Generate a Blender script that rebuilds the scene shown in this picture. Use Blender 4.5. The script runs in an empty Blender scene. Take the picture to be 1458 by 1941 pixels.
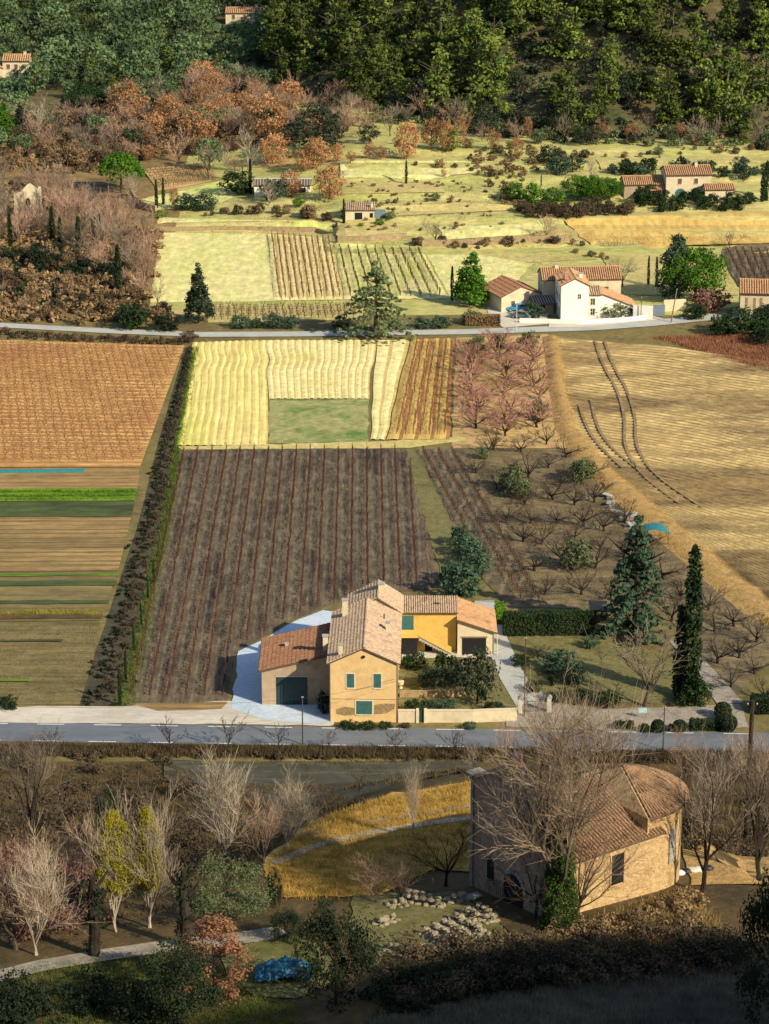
import bpy, math, random
import numpy as np
from mathutils import Vector, Matrix
from mathutils.geometry import delaunay_2d_cdt
R = math.radians
random.seed(7)
rng = np.random.default_rng(11)
scene = bpy.context.scene
col = scene.collection

# ------------------------------------------------------------------ camera
# telephoto view from a hilltop, 122 m above the plain
FPX, CX, CY, CAMZ = 5000.0, 729.0, 970.5, 122.0
PITCH = math.atan(1670.5 / 5000.0)
SP, CP = math.sin(PITCH), math.cos(PITCH)
cam_d = bpy.data.cameras.new('camera')
cam_d.sensor_fit = 'HORIZONTAL'; cam_d.sensor_width = 36.0
cam_d.lens = FPX / 1458.0 * 36.0
cam_d.clip_start = 1.0; cam_d.clip_end = 9000.0
cam = bpy.data.objects.new('camera', cam_d); col.objects.link(cam)
cam.location = (0, 0, CAMZ); cam.rotation_euler = (math.pi / 2 - PITCH, 0, 0)
scene.camera = cam

# ------------------------------------------------------------------ light
SUN_EL, SUN_AZ = R(31), R(40)          # from the right, slightly from behind the camera
to_sun = Vector((math.cos(SUN_AZ) * math.cos(SUN_EL), -math.sin(SUN_AZ) * math.cos(SUN_EL), math.sin(SUN_EL)))
world = bpy.data.worlds.new('World'); scene.world = world; world.use_nodes = True
wn = world.node_tree; bgn = wn.nodes['Background']
sky = wn.nodes.new('ShaderNodeTexSky'); sky.sky_type = 'NISHITA'; sky.sun_disc = False
sky.sun_elevation = SUN_EL
sky.sun_rotation = math.atan2(to_sun.x, to_sun.y)
wn.links.new(sky.outputs[0], bgn.inputs[0]); bgn.inputs[1].default_value = 0.10
sd = bpy.data.lights.new('sun', 'SUN'); sd.energy = 4.3; sd.angle = R(0.6); sd.color = (1.0, 0.86, 0.64)
so = bpy.data.objects.new('sun', sd); col.objects.link(so)
so.rotation_euler = (-to_sun).to_track_quat('-Z', 'Y').to_euler(); so.location = (300, -100, 300)
scene.view_settings.view_transform = 'Standard'; scene.view_settings.look = 'None'
scene.view_settings.gamma = 1.0; scene.view_settings.use_curve_mapping = False
scene.view_settings.exposure = 0.55
scene.cycles.max_bounces = 5; scene.cycles.diffuse_bounces = 2; scene.cycles.transparent_max_bounces = 4
scene.cycles.use_denoising = True

# ------------------------------------------------------------------ terrain function
def S(t):
    t = np.clip(t, 0, 1); return t * t * (3 - 2 * t)
def plane_pt(px, py, z):
    v = (py - CY) / FPX; d = SP + v * CP
    Z = (CAMZ - z) / d
    return np.array([(px - CX) / FPX * Z, Z * (CP - v * SP), z])
STEPS = []
_h = 0.0
for _py, _dh in ((474, 1.0), (447, .7), (424, 1.1), (398, .9), (376, 1.0), (345, 1.0), (318, .8), (292, .9)):
    STEPS.append((plane_pt(800, _py, _h)[1], _dh)); _h += _dh
FOOT = [plane_pt(a, b, 5.0)[:2] for a, b in ((1900, 290), (1100, 282), (900, 262), (700, 222), (560, 186), (440, 156))]
FOOT = np.array(FOOT + [np.array([-40., 820.]), np.array([-20., 1000.]), np.array([100., 1500.]), np.array([900., 1500.]), np.array([900., 640.])])
_nr = np.random.default_rng(5)
_ng = _nr.random((64, 64))
def vnoise(x, y):
    xi = np.floor(x).astype(int); yi = np.floor(y).astype(int)
    fx = x - xi; fy = y - yi; fx = fx * fx * (3 - 2 * fx); fy = fy * fy * (3 - 2 * fy)
    g = lambda a, b: _ng[a % 64, b % 64]
    return (g(xi, yi) * (1 - fx) + g(xi + 1, yi) * fx) * (1 - fy) + (g(xi, yi + 1) * (1 - fx) + g(xi + 1, yi + 1) * fx) * fy
def hill_dist(X, Y):
    P0 = FOOT; P1 = np.roll(FOOT, -1, axis=0)
    best = np.full(X.shape, 1e9); inside = np.zeros(X.shape, bool)
    for a, b in zip(P0, P1):
        e = b - a; t = np.clip(((X - a[0]) * e[0] + (Y - a[1]) * e[1]) / (e @ e), 0, 1)
        best = np.minimum(best, np.hypot(X - a[0] - t * e[0], Y - a[1] - t * e[1]))
        c = ((a[1] > Y) != (b[1] > Y)) & (X < (b[0] - a[0]) * (Y - a[1]) / (b[1] - a[1] + 1e-12) + a[0])
        inside ^= c
    return np.where(inside, best, -best)
def H(X, Y):
    X = np.asarray(X, float); Y = np.asarray(Y, float)
    z = np.zeros(np.broadcast(X, Y).shape); X = X + z; Y = Y + z
    Yc = 172 + 28 * S((X + 17) / 25) * (1 - S((X - 19) / 9)); Yf = 269.0
    top = 36.2 - .12 * (Y - 170) + .435 * np.maximum(0, 141 - Y)
    zc = 36.2 - .12 * (Yc - 170)
    t = np.clip((Y - Yc) / (Yf - Yc), 0, 1)
    slope = zc * (1 - t)
    fg = np.where(Y < Yc, top, slope)
    bumps = (vnoise(X * .13 + 9, Y * .13) - .5) * 2.2 + (vnoise(X * .4, Y * .4 + 3) - .5) * .6
    wmask = S((t) * 6) * S((1 - t) * 5)
    low = S((140 - Y) / 12) * S((Y - 40) / 30)
    fg = fg + bumps * (wmask * (X < 60) + low * .5)
    # spur raised on the right, out of view, added to shade the near slope
    shade_spur = np.maximum(0, X - 44) * .75 * S((128 - Y) / 45)
    fg = fg + np.minimum(shade_spur, 36)
    z = np.where(Y < Yf, fg, 0.0)
    # terraces
    for k, (Ys, dh) in enumerate(STEPS):
        mt = S((X + 13) / 4) if k < 2 else S((X + 48) / 45)
        wob = 3.0 * (vnoise(X * .045 + k * 7.3, k * 3.1 + 0 * X) - .5)
        z = z + dh * S((Y - Ys - wob) / 1.6 + .5) * mt
    z = z + S((Y - 556 + (X + 30) * .02) / 1.4 + .5) * 1.0 * (1 - S((X + 13) / 4)) * S((X + 62) / 8)
    z = z + S((Y - 560) / 160) * 3.0 * (1 - S((X + 48) / 45))
    # wooded hill
    d = hill_dist(X, Y)
    d = np.where(d > 0, d, 0)
    z = z + np.minimum(.60 * (np.sqrt(d * d + 36) - 6), 43) + (d > 2) * (vnoise(X * .07, Y * .07) - .5) * 3.0 * S(d / 15)
    # distant land rises gently
    z = z + .06 * np.maximum(0, Y - 900) * (d <= 0)
    return z
def Hs(x, y):
    return float(H(np.array([x]), np.array([y]))[0])
_T = np.concatenate([np.arange(120, 330, 1.5), np.arange(330, 560, 4), np.arange(560, 1000, 2), np.arange(1000, 2500, 20)])
def P(px, py):
    u = (px - CX) / FPX; v = (py - CY) / FPX
    dx, dy, dz = u, CP - v * SP, -(SP + v * CP)
    t = _T; g = CAMZ + t * dz - H(t * dx, t * dy)
    i = int(np.argmax(g < 0))
    a, b = t[max(i - 1, 0)], t[i]
    for _ in range(14):
        m = (a + b) / 2
        if CAMZ + m * dz - Hs(m * dx, m * dy) < 0: b = m
        else: a = m
    x, y = b * dx, b * dy
    return Vector((x, y, Hs(x, y)))
def depth_of(p):
    return p.y * CP + (CAMZ - p.z) * SP
def mpp(p):                       # metres per photo pixel, across
    return depth_of(p) / FPX

# ------------------------------------------------------------------ materials
MATS = {}
def _new(name):
    m = bpy.data.materials.new(name); m.use_nodes = True; MATS[name] = m
    nt = m.node_tree; return m, nt, nt.nodes['Principled BSDF']
def _ramp(nt, cols, lo=.3, hi=.7):
    r = nt.nodes.new('ShaderNodeValToRGB'); e = r.color_ramp.elements
    while len(e) < len(cols): e.new(.5)
    for i, c in enumerate(cols):
        e[i].position = lo + (hi - lo) * i / max(1, len(cols) - 1); e[i].color = (*c, 1)
    return r
def gmat(name, cols, scale=.06, fine=1.2, rough=.92, bump=.25, stripes=(), fvar=(.72, 1.28), aniso=None, lo=.3, hi=.7):
    """ground / masonry: large patches of colour, fine mottling, optional stripes (angle, period, colour, strength, sharpness)"""
    m, nt, b = _new(name); N, L = nt.nodes, nt.links
    g = N.new('ShaderNodeNewGeometry')
    pos = g.outputs['Position']
    if aniso:
        mp = N.new('ShaderNodeMapping'); mp.inputs['Rotation'].default_value = (0, 0, aniso[0]); mp.inputs['Scale'].default_value = aniso[1]
        L.new(pos, mp.inputs[0]); tex = mp.outputs[0]
    else: tex = pos
    n1 = N.new('ShaderNodeTexNoise'); n1.inputs['Scale'].default_value = scale; n1.inputs['Detail'].default_value = 5; n1.inputs['Roughness'].default_value = .65
    L.new(tex, n1.inputs['Vector'])
    r = _ramp(nt, cols, lo, hi); L.new(n1.outputs[0], r.inputs[0]); c = r.outputs[0]
    for (ang, per, scol, st, sharp) in stripes:
        mp = N.new('ShaderNodeMapping'); mp.inputs['Rotation'].default_value = (0, 0, ang)
        L.new(pos, mp.inputs[0])
        sx = N.new('ShaderNodeSeparateXYZ'); L.new(mp.outputs[0], sx.inputs[0])
        nw = N.new('ShaderNodeTexNoise'); nw.inputs['Scale'].default_value = .25; nw.inputs['Detail'].default_value = 2; L.new(pos, nw.inputs['Vector'])
        ad = N.new('ShaderNodeMath'); ad.operation = 'MULTIPLY_ADD'; ad.inputs[1].default_value = per * .5; L.new(nw.outputs[0], ad.inputs[0]); L.new(sx.outputs[0], ad.inputs[2])
        mu = N.new('ShaderNodeMath'); mu.operation = 'MULTIPLY'; mu.inputs[1].default_value = 2 * math.pi / per; L.new(ad.outputs[0], mu.inputs[0])
        sn = N.new('ShaderNodeMath'); sn.operation = 'SINE'; L.new(mu.outputs[0], sn.inputs[0])
        mr = N.new('ShaderNodeMapRange'); mr.inputs[1].default_value = sharp; mr.inputs[2].default_value = min(1, sharp + .7); mr.inputs[3].default_value = 0; mr.inputs[4].default_value = st
        L.new(sn.outputs[0], mr.inputs[0])
        n3 = N.new('ShaderNodeTexNoise'); n3.inputs['Scale'].default_value = .3; n3.inputs['Detail'].default_value = 4; L.new(pos, n3.inputs['Vector'])
        m3 = N.new('ShaderNodeMapRange'); m3.inputs[1].default_value = .35; m3.inputs[2].default_value = .6; L.new(n3.outputs[0], m3.inputs[0])
        mm = N.new('ShaderNodeMath'); mm.operation = 'MULTIPLY'; L.new(mr.outputs[0], mm.inputs[0]); L.new(m3.outputs[0], mm.inputs[1])
        mx = N.new('ShaderNodeMix'); mx.data_type = 'RGBA'; mx.inputs[7].default_value = (*scol, 1)
        L.new(mm.outputs[0], mx.inputs[0]); L.new(c, mx.inputs[6]); c = mx.outputs[2]
    n2 = N.new('ShaderNodeTexNoise'); n2.inputs['Scale'].default_value = fine; n2.inputs['Detail'].default_value = 6; n2.inputs['Roughness'].default_value = .7
    L.new(tex, n2.inputs['Vector'])
    mr2 = N.new('ShaderNodeMapRange'); mr2.inputs[1].default_value = .3; mr2.inputs[2].default_value = .7; mr2.inputs[3].default_value = fvar[0]; mr2.inputs[4].default_value = fvar[1]
    L.new(n2.outputs[0], mr2.inputs[0])
    n4 = N.new('ShaderNodeTexNoise'); n4.inputs['Scale'].default_value = max(.35, scale * 2.5); n4.inputs['Detail'].default_value = 4; n4.inputs['Roughness'].default_value = .75
    L.new(pos, n4.inputs['Vector'])
    mr4 = N.new('ShaderNodeMapRange'); mr4.inputs[1].default_value = .3; mr4.inputs[2].default_value = .7; mr4.inputs[3].default_value = 1 - (1 - fvar[0]) * .55; mr4.inputs[4].default_value = 1 + (fvar[1] - 1) * .55
    L.new(n4.outputs[0], mr4.inputs[0]); m4 = N.new('ShaderNodeMath'); m4.operation = 'MULTIPLY'; L.new(mr2.outputs[0], m4.inputs[0]); L.new(mr4.outputs[0], m4.inputs[1])
    vm = N.new('ShaderNodeVectorMath'); vm.operation = 'SCALE'; L.new(c, vm.inputs[0]); L.new(m4.outputs[0], vm.inputs['Scale'])
    L.new(vm.outputs[0], b.inputs['Base Color'])
    b.inputs['Roughness'].default_value = rough; b.inputs['Specular IOR Level'].default_value = .15
    if bump:
        bp = N.new('ShaderNodeBump'); bp.inputs['Strength'].default_value = bump; bp.inputs['Distance'].default_value = .25
        L.new(n2.outputs[0], bp.inputs['Height']); L.new(bp.outputs[0], b.inputs['Normal'])
    return m
def lmat(name, c0, c1, vary=.35, trans=.2, scale=.35):
    """foliage: light and dark clumps, each tree slightly different"""
    m, nt, b = _new(name); N, L = nt.nodes, nt.links
    tc = N.new('ShaderNodeTexCoord'); oi = N.new('ShaderNodeObjectInfo')
    n1 = N.new('ShaderNodeTexNoise'); n1.inputs['Scale'].default_value = scale; n1.inputs['Detail'].default_value = 4
    ad = N.new('ShaderNodeVectorMath'); ad.operation = 'ADD'; L.new(tc.outputs['Object'], ad.inputs[0]); L.new(oi.outputs['Location'], ad.inputs[1])
    L.new(ad.outputs[0], n1.inputs['Vector'])
    r = _ramp(nt, (c0, c1), .32, .68); L.new(n1.outputs[0], r.inputs[0])
    mr = N.new('ShaderNodeMapRange'); mr.inputs[3].default_value = 1 - vary; mr.inputs[4].default_value = 1 + vary; L.new(oi.outputs['Random'], mr.inputs[0])
    vm = N.new('ShaderNodeVectorMath'); vm.operation = 'SCALE'; L.new(r.outputs[0], vm.inputs[0]); L.new(mr.outputs[0], vm.inputs['Scale'])
    L.new(vm.outputs[0], b.inputs['Base Color']); b.inputs['Roughness'].default_value = .75; b.inputs['Specular IOR Level'].default_value = .15
    if trans:
        tr = N.new('ShaderNodeBsdfTranslucent'); L.new(vm.outputs[0], tr.inputs[0])
        mx = N.new('ShaderNodeMixShader'); mx.inputs[0].default_value = trans
        out = [n for n in N if n.type == 'OUTPUT_MATERIAL'][0]
        L.new(b.outputs[0], mx.inputs[1]); L.new(tr.outputs[0], mx.inputs[2]); L.new(mx.outputs[0], out.inputs[0])
    return m
def pmat(name, c, rough=.6, metal=0, spec=.3, var=.12, scale=2.0):
    """painted / plain surfaces with a little wear"""
    m, nt, b = _new(name); N, L = nt.nodes, nt.links
    tc = N.new('ShaderNodeTexCoord'); n1 = N.new('ShaderNodeTexNoise'); n1.inputs['Scale'].default_value = scale; n1.inputs['Detail'].default_value = 5
    L.new(tc.outputs['Object'], n1.inputs['Vector'])
    mr = N.new('ShaderNodeMapRange'); mr.inputs[1].default_value = .3; mr.inputs[2].default_value = .7; mr.inputs[3].default_value = 1 - var; mr.inputs[4].default_value = 1 + var
    L.new(n1.outputs[0], mr.inputs[0])
    vm = N.new('ShaderNodeVectorMath'); vm.operation = 'SCALE'; vm.inputs[0].default_value = c; L.new(mr.outputs[0], vm.inputs['Scale'])
    L.new(vm.outputs[0], b.inputs['Base Color'])
    b.inputs['Roughness'].default_value = rough; b.inputs['Metallic'].default_value = metal; b.inputs['Specular IOR Level'].default_value = spec
    return m

# ------------------------------------------------------------------ mesh helpers
def obj(name, me, parent=None, mat=None, loc=None, kind=None, smooth=False):
    o = bpy.data.objects.new(name, me); col.objects.link(o)
    if mat is not None and not me.materials: me.materials.append(MATS[mat])
    if parent is not None: o.parent = parent
    if loc is not None: o.location = loc
    if kind: o['kind'] = kind
    if smooth: me.polygons.foreach_set('use_smooth', [True] * len(me.polygons))
    return o
def tag(o, label, cat, group=None):
    o['label'] = label; o['category'] = cat
    if group: o['group'] = group
    return o
def thing(name, label, cat, loc, rz=0, group=None, scale=None):
    o = bpy.data.objects.new(name, None); col.objects.link(o); o.empty_display_size = .5
    o.location = loc; o.rotation_euler = (0, 0, rz)
    if scale is not None: o.scale = scale if hasattr(scale, '__len__') else (scale,) * 3
    return tag(o, label, cat, group)
def npmesh(name, v, f):
    me = bpy.data.meshes.new(name); v = np.asarray(v, np.float32); f = np.asarray(f, np.int32)
    n, k = f.shape
    me.vertices.add(len(v)); me.vertices.foreach_set('co', v.ravel())
    me.loops.add(n * k); me.loops.foreach_set('vertex_index', f.ravel())
    me.polygons.add(n); me.polygons.foreach_set('loop_start', np.arange(0, n * k, k, dtype=np.int32))
    me.update(calc_edges=True); return me
class MB:
    def __init__(s): s.v = []; s.f = []
    def add(s, vs, fs):
        b = len(s.v); s.v.extend(vs); s.f.extend([tuple(b + i for i in q) for q in fs]); return s
    def box(s, x0, x1, y0, y1, z0, z1):
        return s.add([(x0, y0, z0), (x1, y0, z0), (x1, y1, z0), (x0, y1, z0), (x0, y0, z1), (x1, y0, z1), (x1, y1, z1), (x0, y1, z1)],
                     [(0, 3, 2, 1), (4, 5, 6, 7), (0, 1, 5, 4), (1, 2, 6, 5), (2, 3, 7, 6), (3, 0, 4, 7)])
    def prism(s, poly, axis, a, b):
        """extrude 2-D polygon along axis ('x': poly is (y,z), 'y': poly is (x,z), 'z': poly is (x,y)) from a to b"""
        n = len(poly)
        mk = {'x': lambda p, q: (q, p[0], p[1]), 'y': lambda p, q: (p[0], q, p[1]), 'z': lambda p, q: (p[0], p[1], q)}[axis]
        vs = [mk(p, a) for p in poly] + [mk(p, b) for p in poly]
        fs = [tuple(range(n)), tuple(range(2 * n - 1, n - 1, -1))] + [(i, i + n, (i + 1) % n + n, (i + 1) % n) for i in range(n)]
        return s.add(vs, fs)
    def tube(s, pts, rad, n=5, cap=False):
        pts = [Vector(p) for p in pts]; k = len(pts); base = len(s.v)
        if not hasattr(rad, '__len__'): rad = [rad] * k
        ref = Vector((0, 0, 1)) if abs((pts[-1] - pts[0]).normalized().z) < .9 else Vector((1, 0, 0))
        for i, p in enumerate(pts):
            d = (pts[min(i + 1, k - 1)] - pts[max(i - 1, 0)]); d = d.normalized() if d.length > 1e-9 else Vector((0, 0, 1))
            a = d.cross(ref).normalized(); c = d.cross(a)
            for j in range(n):
                t = 2 * math.pi * j / n
                q = p + (a * math.cos(t) + c * math.sin(t)) * rad[i]; s.v.append((q.x, q.y, q.z))
        for i in range(k - 1):
            for j in range(n):
                s.f.append((base + i * n + j, base + i * n + (j + 1) % n, base + (i + 1) * n + (j + 1) % n, base + (i + 1) * n + j))
        if cap:
            s.f.append(tuple(base + j for j in range(n))[::-1]); s.f.append(tuple(base + (k - 1) * n + j for j in range(n)))
        return s
    def lathe(s, prof, n=12, c=(0, 0), cap=True):
        base = len(s.v)
        for r, z in prof:
            for j in range(n):
                t = 2 * math.pi * j / n; s.v.append((c[0] + r * math.cos(t), c[1] + r * math.sin(t), z))
        for i in range(len(prof) - 1):
            for j in range(n):
                s.f.append((base + i * n + j, base + i * n + (j + 1) % n, base + (i + 1) * n + (j + 1) % n, base + (i + 1) * n + j))
        if cap:
            s.f.append(tuple(base + j for j in range(n))[::-1]); s.f.append(tuple(base + (len(prof) - 1) * n + j for j in range(n)))
        return s
    def mesh(s, name='m'):
        me = bpy.data.meshes.new(name); me.from_pydata(s.v, [], s.f); me.update(); return me
    def build(s, name, mat, parent=None, loc=None, kind=None, smooth=False):
        return obj(name, s.mesh(name), parent, mat, loc, kind, smooth)

def leafquads(centers, rads, n, size, rg, flat=1.0, up=.0, shell=.45, asp=.6):
    """leaf-sized faces round clump centres; faces look outwards with jitter so that clumps have a light and a dark side"""
    C = np.repeat(np.asarray(centers, float), n, axis=0); Rr = np.repeat(np.asarray(rads, float), n)
    m = len(C)
    d = rg.normal(size=(m, 3)); d /= np.linalg.norm(d, axis=1)[:, None]
    rr = Rr * (shell + (1 - shell) * rg.random(m)) 
    pos = C + d * rr[:, None] * np.array([1, 1, flat])
    nn = d + rg.normal(size=(m, 3)) * .55 + np.array([0, 0, up]); nn /= np.linalg.norm(nn, axis=1)[:, None]
    a = np.cross(nn, rg.normal(size=(m, 3))); a /= np.linalg.norm(a, axis=1)[:, None] + 1e-9
    b = np.cross(nn, a)
    sz = size * (.6 + .8 * rg.random(m))[:, None]
    a *= sz; b *= sz * asp
    v = np.stack([pos - a, pos - b * .9, pos + a, pos + b], axis=1).reshape(-1, 3)
    f = np.arange(m * 4).reshape(-1, 4)
    return v, f
def shape_centers(kind, n, h, rad, z0, rg):
    t = rg.random(n); ang = rg.random(n) * 2 * math.pi
    if kind == 'cone':
        t = 1 - np.sqrt(rg.random(n)) * .97; rr = rad * (1 - t) ** .85 * (.35 + .65 * np.sqrt(rg.random(n))); z = z0 + (h - z0) * t
    elif kind == 'ragged':       # aleppo pine: irregular tiers
        t = rg.random(n); prof = np.where(t < .25, .55 + 1.6 * t, (1 - (t - .25) / .75 * .85)); rr = rad * prof * (.3 + .7 * np.sqrt(rg.random(n))); z = z0 + (h - z0) * t
    elif kind == 'pine':         # pointed, uneven tiers
        t = 1 - np.sqrt(rg.random(n)); tier = .72 + .28 * np.sin(t * 34 + rg.random() * 6); rr = rad * (1 - t) ** .7 * tier * (.25 + .75 * np.sqrt(rg.random(n))) + .12; z = z0 + (h - z0) * t
    elif kind == 'round':
        d = rg.normal(size=(n, 3)); d /= np.linalg.norm(d, axis=1)[:, None]; q = (.55 + .45 * rg.random(n))
        return np.stack([d[:, 0] * rad * q, d[:, 1] * rad * q, (z0 + h) / 2 + d[:, 2] * (h - z0) / 2 * q], 1)
    elif kind == 'umbrella':
        rr = rad * np.sqrt(rg.random(n)); z = h - (h - z0) * (.15 + .85 * (rr / rad) ** 2.2) * (.6 + .4 * rg.random(n))
    elif kind == 'column':
        t = rg.random(n); rr = rad * np.sin(np.clip(t * .9 + .1, 0, 1) * math.pi) ** .5 * (1 - .35 * t) * (.6 + .4 * rg.random(n)); z = z0 + (h - z0) * t
    return np.stack([rr * np.cos(ang), rr * np.sin(ang), z], 1)
def crown_mesh(name, kind, nc, nl, h, rad, z0, cr, leaf, seed, flat=.8, lump=.0, up=.15):
    rg = np.random.default_rng(seed)
    c = shape_centers(kind, nc, h, rad, z0, rg)
    if lump:
        c[:, 0] += lump * np.sin(c[:, 2] * 1.3 + seed); c[:, 1] += lump * np.cos(c[:, 2] * 1.1 + seed * 2)
    rads = cr * (.6 + .8 * rg.random(nc))
    v, f = leafquads(c, rads, nl, leaf, rg, flat, up)
    v[:, 2] = np.maximum(v[:, 2], .05)
    return npmesh(name, v, f)
def trunk_mesh(name, h, r, seed, limbs=4, lean=.0):
    rg = random.Random(seed); mb = MB()
    pts = [(lean * h * t * t + rg.uniform(-.02, .02) * h * t, rg.uniform(-.02, .02) * h * t, h * t - (.15 if t == 0 else 0)) for t in (0, .2, .45, .7, 1)]
    mb.tube(pts, [r * 1.25, r, r * .8, r * .55, r * .2], 6)
    for i in range(limbs):
        t = rg.uniform(.35, .85); a = rg.uniform(0, 6.28); L = h * rg.uniform(.2, .38)
        b = Vector((lean * h * t * t, 0, h * t)); e = b + Vector((math.cos(a) * L, math.sin(a) * L, L * .5))
        mb.tube([b, (b + e) / 2 + Vector((0, 0, -.05 * L)), e], [r * .4, r * .28, r * .1], 4)
    return mb.mesh(name)
def bare_meshes(name, h, seed, trunk=.25, limbs=6, nb=5, nt=6, spread=.9, r=.12, up=.35, twig=.012, stems=1, droop=0.0, lv3=0):
    """leafless tree: trunk mesh with main limbs, and a mesh of branches and twigs"""
    rg = random.Random(seed); T = MB(); B = MB()
    def path(p, d, L, k, wig, tropism):
        pts = [p]; dd = d.copy()
        for i in range(k):
            dd = (dd + Vector((rg.gauss(0, wig), rg.gauss(0, wig), rg.gauss(0, wig) * .6 + tropism))).normalized()
            pts.append(pts[-1] + dd * (L / k))
        return pts
    def side(d, ang):
        ax = d.cross(Vector((rg.gauss(0, 1), rg.gauss(0, 1), rg.gauss(0, 1)))).normalized()
        return (Matrix.Rotation(ang, 3, ax) @ d).normalized()
    def at(pts, t):
        x = t * (len(pts) - 1); i = min(int(x), len(pts) - 2); f = x - i
        return pts[i].lerp(pts[i + 1], f), (pts[i + 1] - pts[i]).normalized()
    for s_ in range(stems):
        a0 = rg.uniform(0, 6.28)
        p0 = Vector((math.cos(a0) * r * 1.5, math.sin(a0) * r * 1.5, -.1)) if stems > 1 else Vector((0, 0, -.1))
        d0 = Vector((math.cos(a0) * .25 * (stems > 1) + rg.gauss(0, .06), math.sin(a0) * .25 * (stems > 1) + rg.gauss(0, .06), 1)).normalized()
        tr = path(p0, d0, h * trunk, 3, .06, .05)
        T.tube(tr, [r * 1.2, r, r * .95, r * .85], 6)
        for i in range(limbs):
            t = 1.0 if i < limbs * .6 else rg.uniform(.55, 1)
            p, d = at(tr, t * .999)
            az = 6.28 * i / limbs + rg.uniform(-.4, .4); el = rg.uniform(.25, 1.1) if i else 1.3
            d1 = Vector((math.cos(az) * spread * math.cos(el), math.sin(az) * spread * math.cos(el), .35 + math.sin(el) * up * 2)).normalized()
            L1 = h * (1 - trunk) * rg.uniform(.6, .95)
            lp = path(p, d1, L1, 5, .14, up * .35 - droop)
            T.tube(lp, [r * .62, r * .5, r * .4, r * .28, r * .18, r * .07], 4)
            for j in range(nb):
                tb = rg.uniform(.2, 1.0); p2, d2 = at(lp, tb * .99)
                L2 = L1 * rg.uniform(.3, .6) * (1.15 - .5 * tb)
                bp = path(p2, side(d2, rg.uniform(.4, 1.0)), L2, 3, .16, up * .3 - droop)
                rb = max(twig * 1.4, r * .2 * (1.2 - .7 * tb))
                B.tube(bp, [rb, rb * .75, rb * .5, twig * .8], 3)
                for k in range(nt):
                    p3, d3 = at(bp, rg.uniform(.15, .99)); L3 = L2 * rg.uniform(.35, .8)
                    q = path(p3, side(d3, rg.uniform(.3, .9)), L3, 2, .14, up * .3 - droop)
                    B.tube(q, [twig, twig * .8, twig * .45], 3)
                    for _ in range(lv3):
                        p4, d4 = at(q, rg.uniform(.1, .9)); q4 = path(p4, side(d4, rg.uniform(.3, .8)), L3 * rg.uniform(.4, .8), 1, .1, up * .2)
                        B.tube(q4, [twig * .7, twig * .35], 3)
    return T.mesh(name + '_t'), B.mesh(name + '_b')

# polygons on the ground
def densify(pts, step, jit=0.0, closed=True):
    out = []; n = len(pts)
    for i in range(n if closed else n - 1):
        a = np.array(pts[i][:2]); b = np.array(pts[(i + 1) % n][:2]); L = np.hypot(*(b - a)); k = max(1, int(L / step))
        for j in range(k):
            q = a + (b - a) * j / k
            if jit and j: q = q + rng.normal(size=2) * jit
            out.append(q)
    if not closed: out.append(np.array(pts[-1][:2]))
    return out
def sheet_xy(name, poly, mat, off=.05, step=4.0, jit=.12, kind='structure', parent=None):
    b = densify(poly, min(step, 2.0), jit)
    A = np.array(b); x0, y0 = A.min(0); x1, y1 = A.max(0)
    gx = np.arange(x0 + step / 2, x1, step); gy = np.arange(y0 + step / 2, y1, step)
    pts = [Vector(q) for q in b]
    G = [Vector((x, y)) for x in gx for y in gy]
    # keep grid points inside and clear of the edge
    Q = np.array([(g.x, g.y) for g in G]) if G else np.zeros((0, 2))
    ins = np.zeros(len(Q), bool)
    for i in range(len(A)):
        a, c = A[i], A[(i + 1) % len(A)]
        ins ^= ((a[1] > Q[:, 1]) != (c[1] > Q[:, 1])) & (Q[:, 0] < (c[0] - a[0]) * (Q[:, 1] - a[1]) / (c[1] - a[1] + 1e-12) + a[0])
    pts += [Vector(q) for q in Q[ins]]
    nb = len(b)
    r = delaunay_2d_cdt(pts, [(i, (i + 1) % nb) for i in range(nb)], [list(range(nb))], 1, 1e-4)
    V = np.array([(v.x, v.y) for v in r[0]])
    Z = H(V[:, 0], V[:, 1]) + off
    me = bpy.data.meshes.new(name); me.from_pydata([(x, y, z) for (x, y), z in zip(V.tolist(), Z.tolist())], [], [tuple(f) for f in r[2]]); me.update()
    fl = me.polygons[0].normal.z if len(me.polygons) else 1
    if fl < 0: me.flip_normals()
    return obj(name, me, parent, mat, kind=kind)
def sheet(name, px, mat, **k):
    return sheet_xy(name, [P(*q) for q in px], mat, **k)
def resample(pl, n):
    A = np.array([q[:2] for q in pl], float); s = np.concatenate([[0], np.cumsum(np.hypot(*np.diff(A, axis=0).T))]); t = np.linspace(0, s[-1], n)
    return np.stack([np.interp(t, s, A[:, 0]), np.interp(t, s, A[:, 1])], 1)
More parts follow.
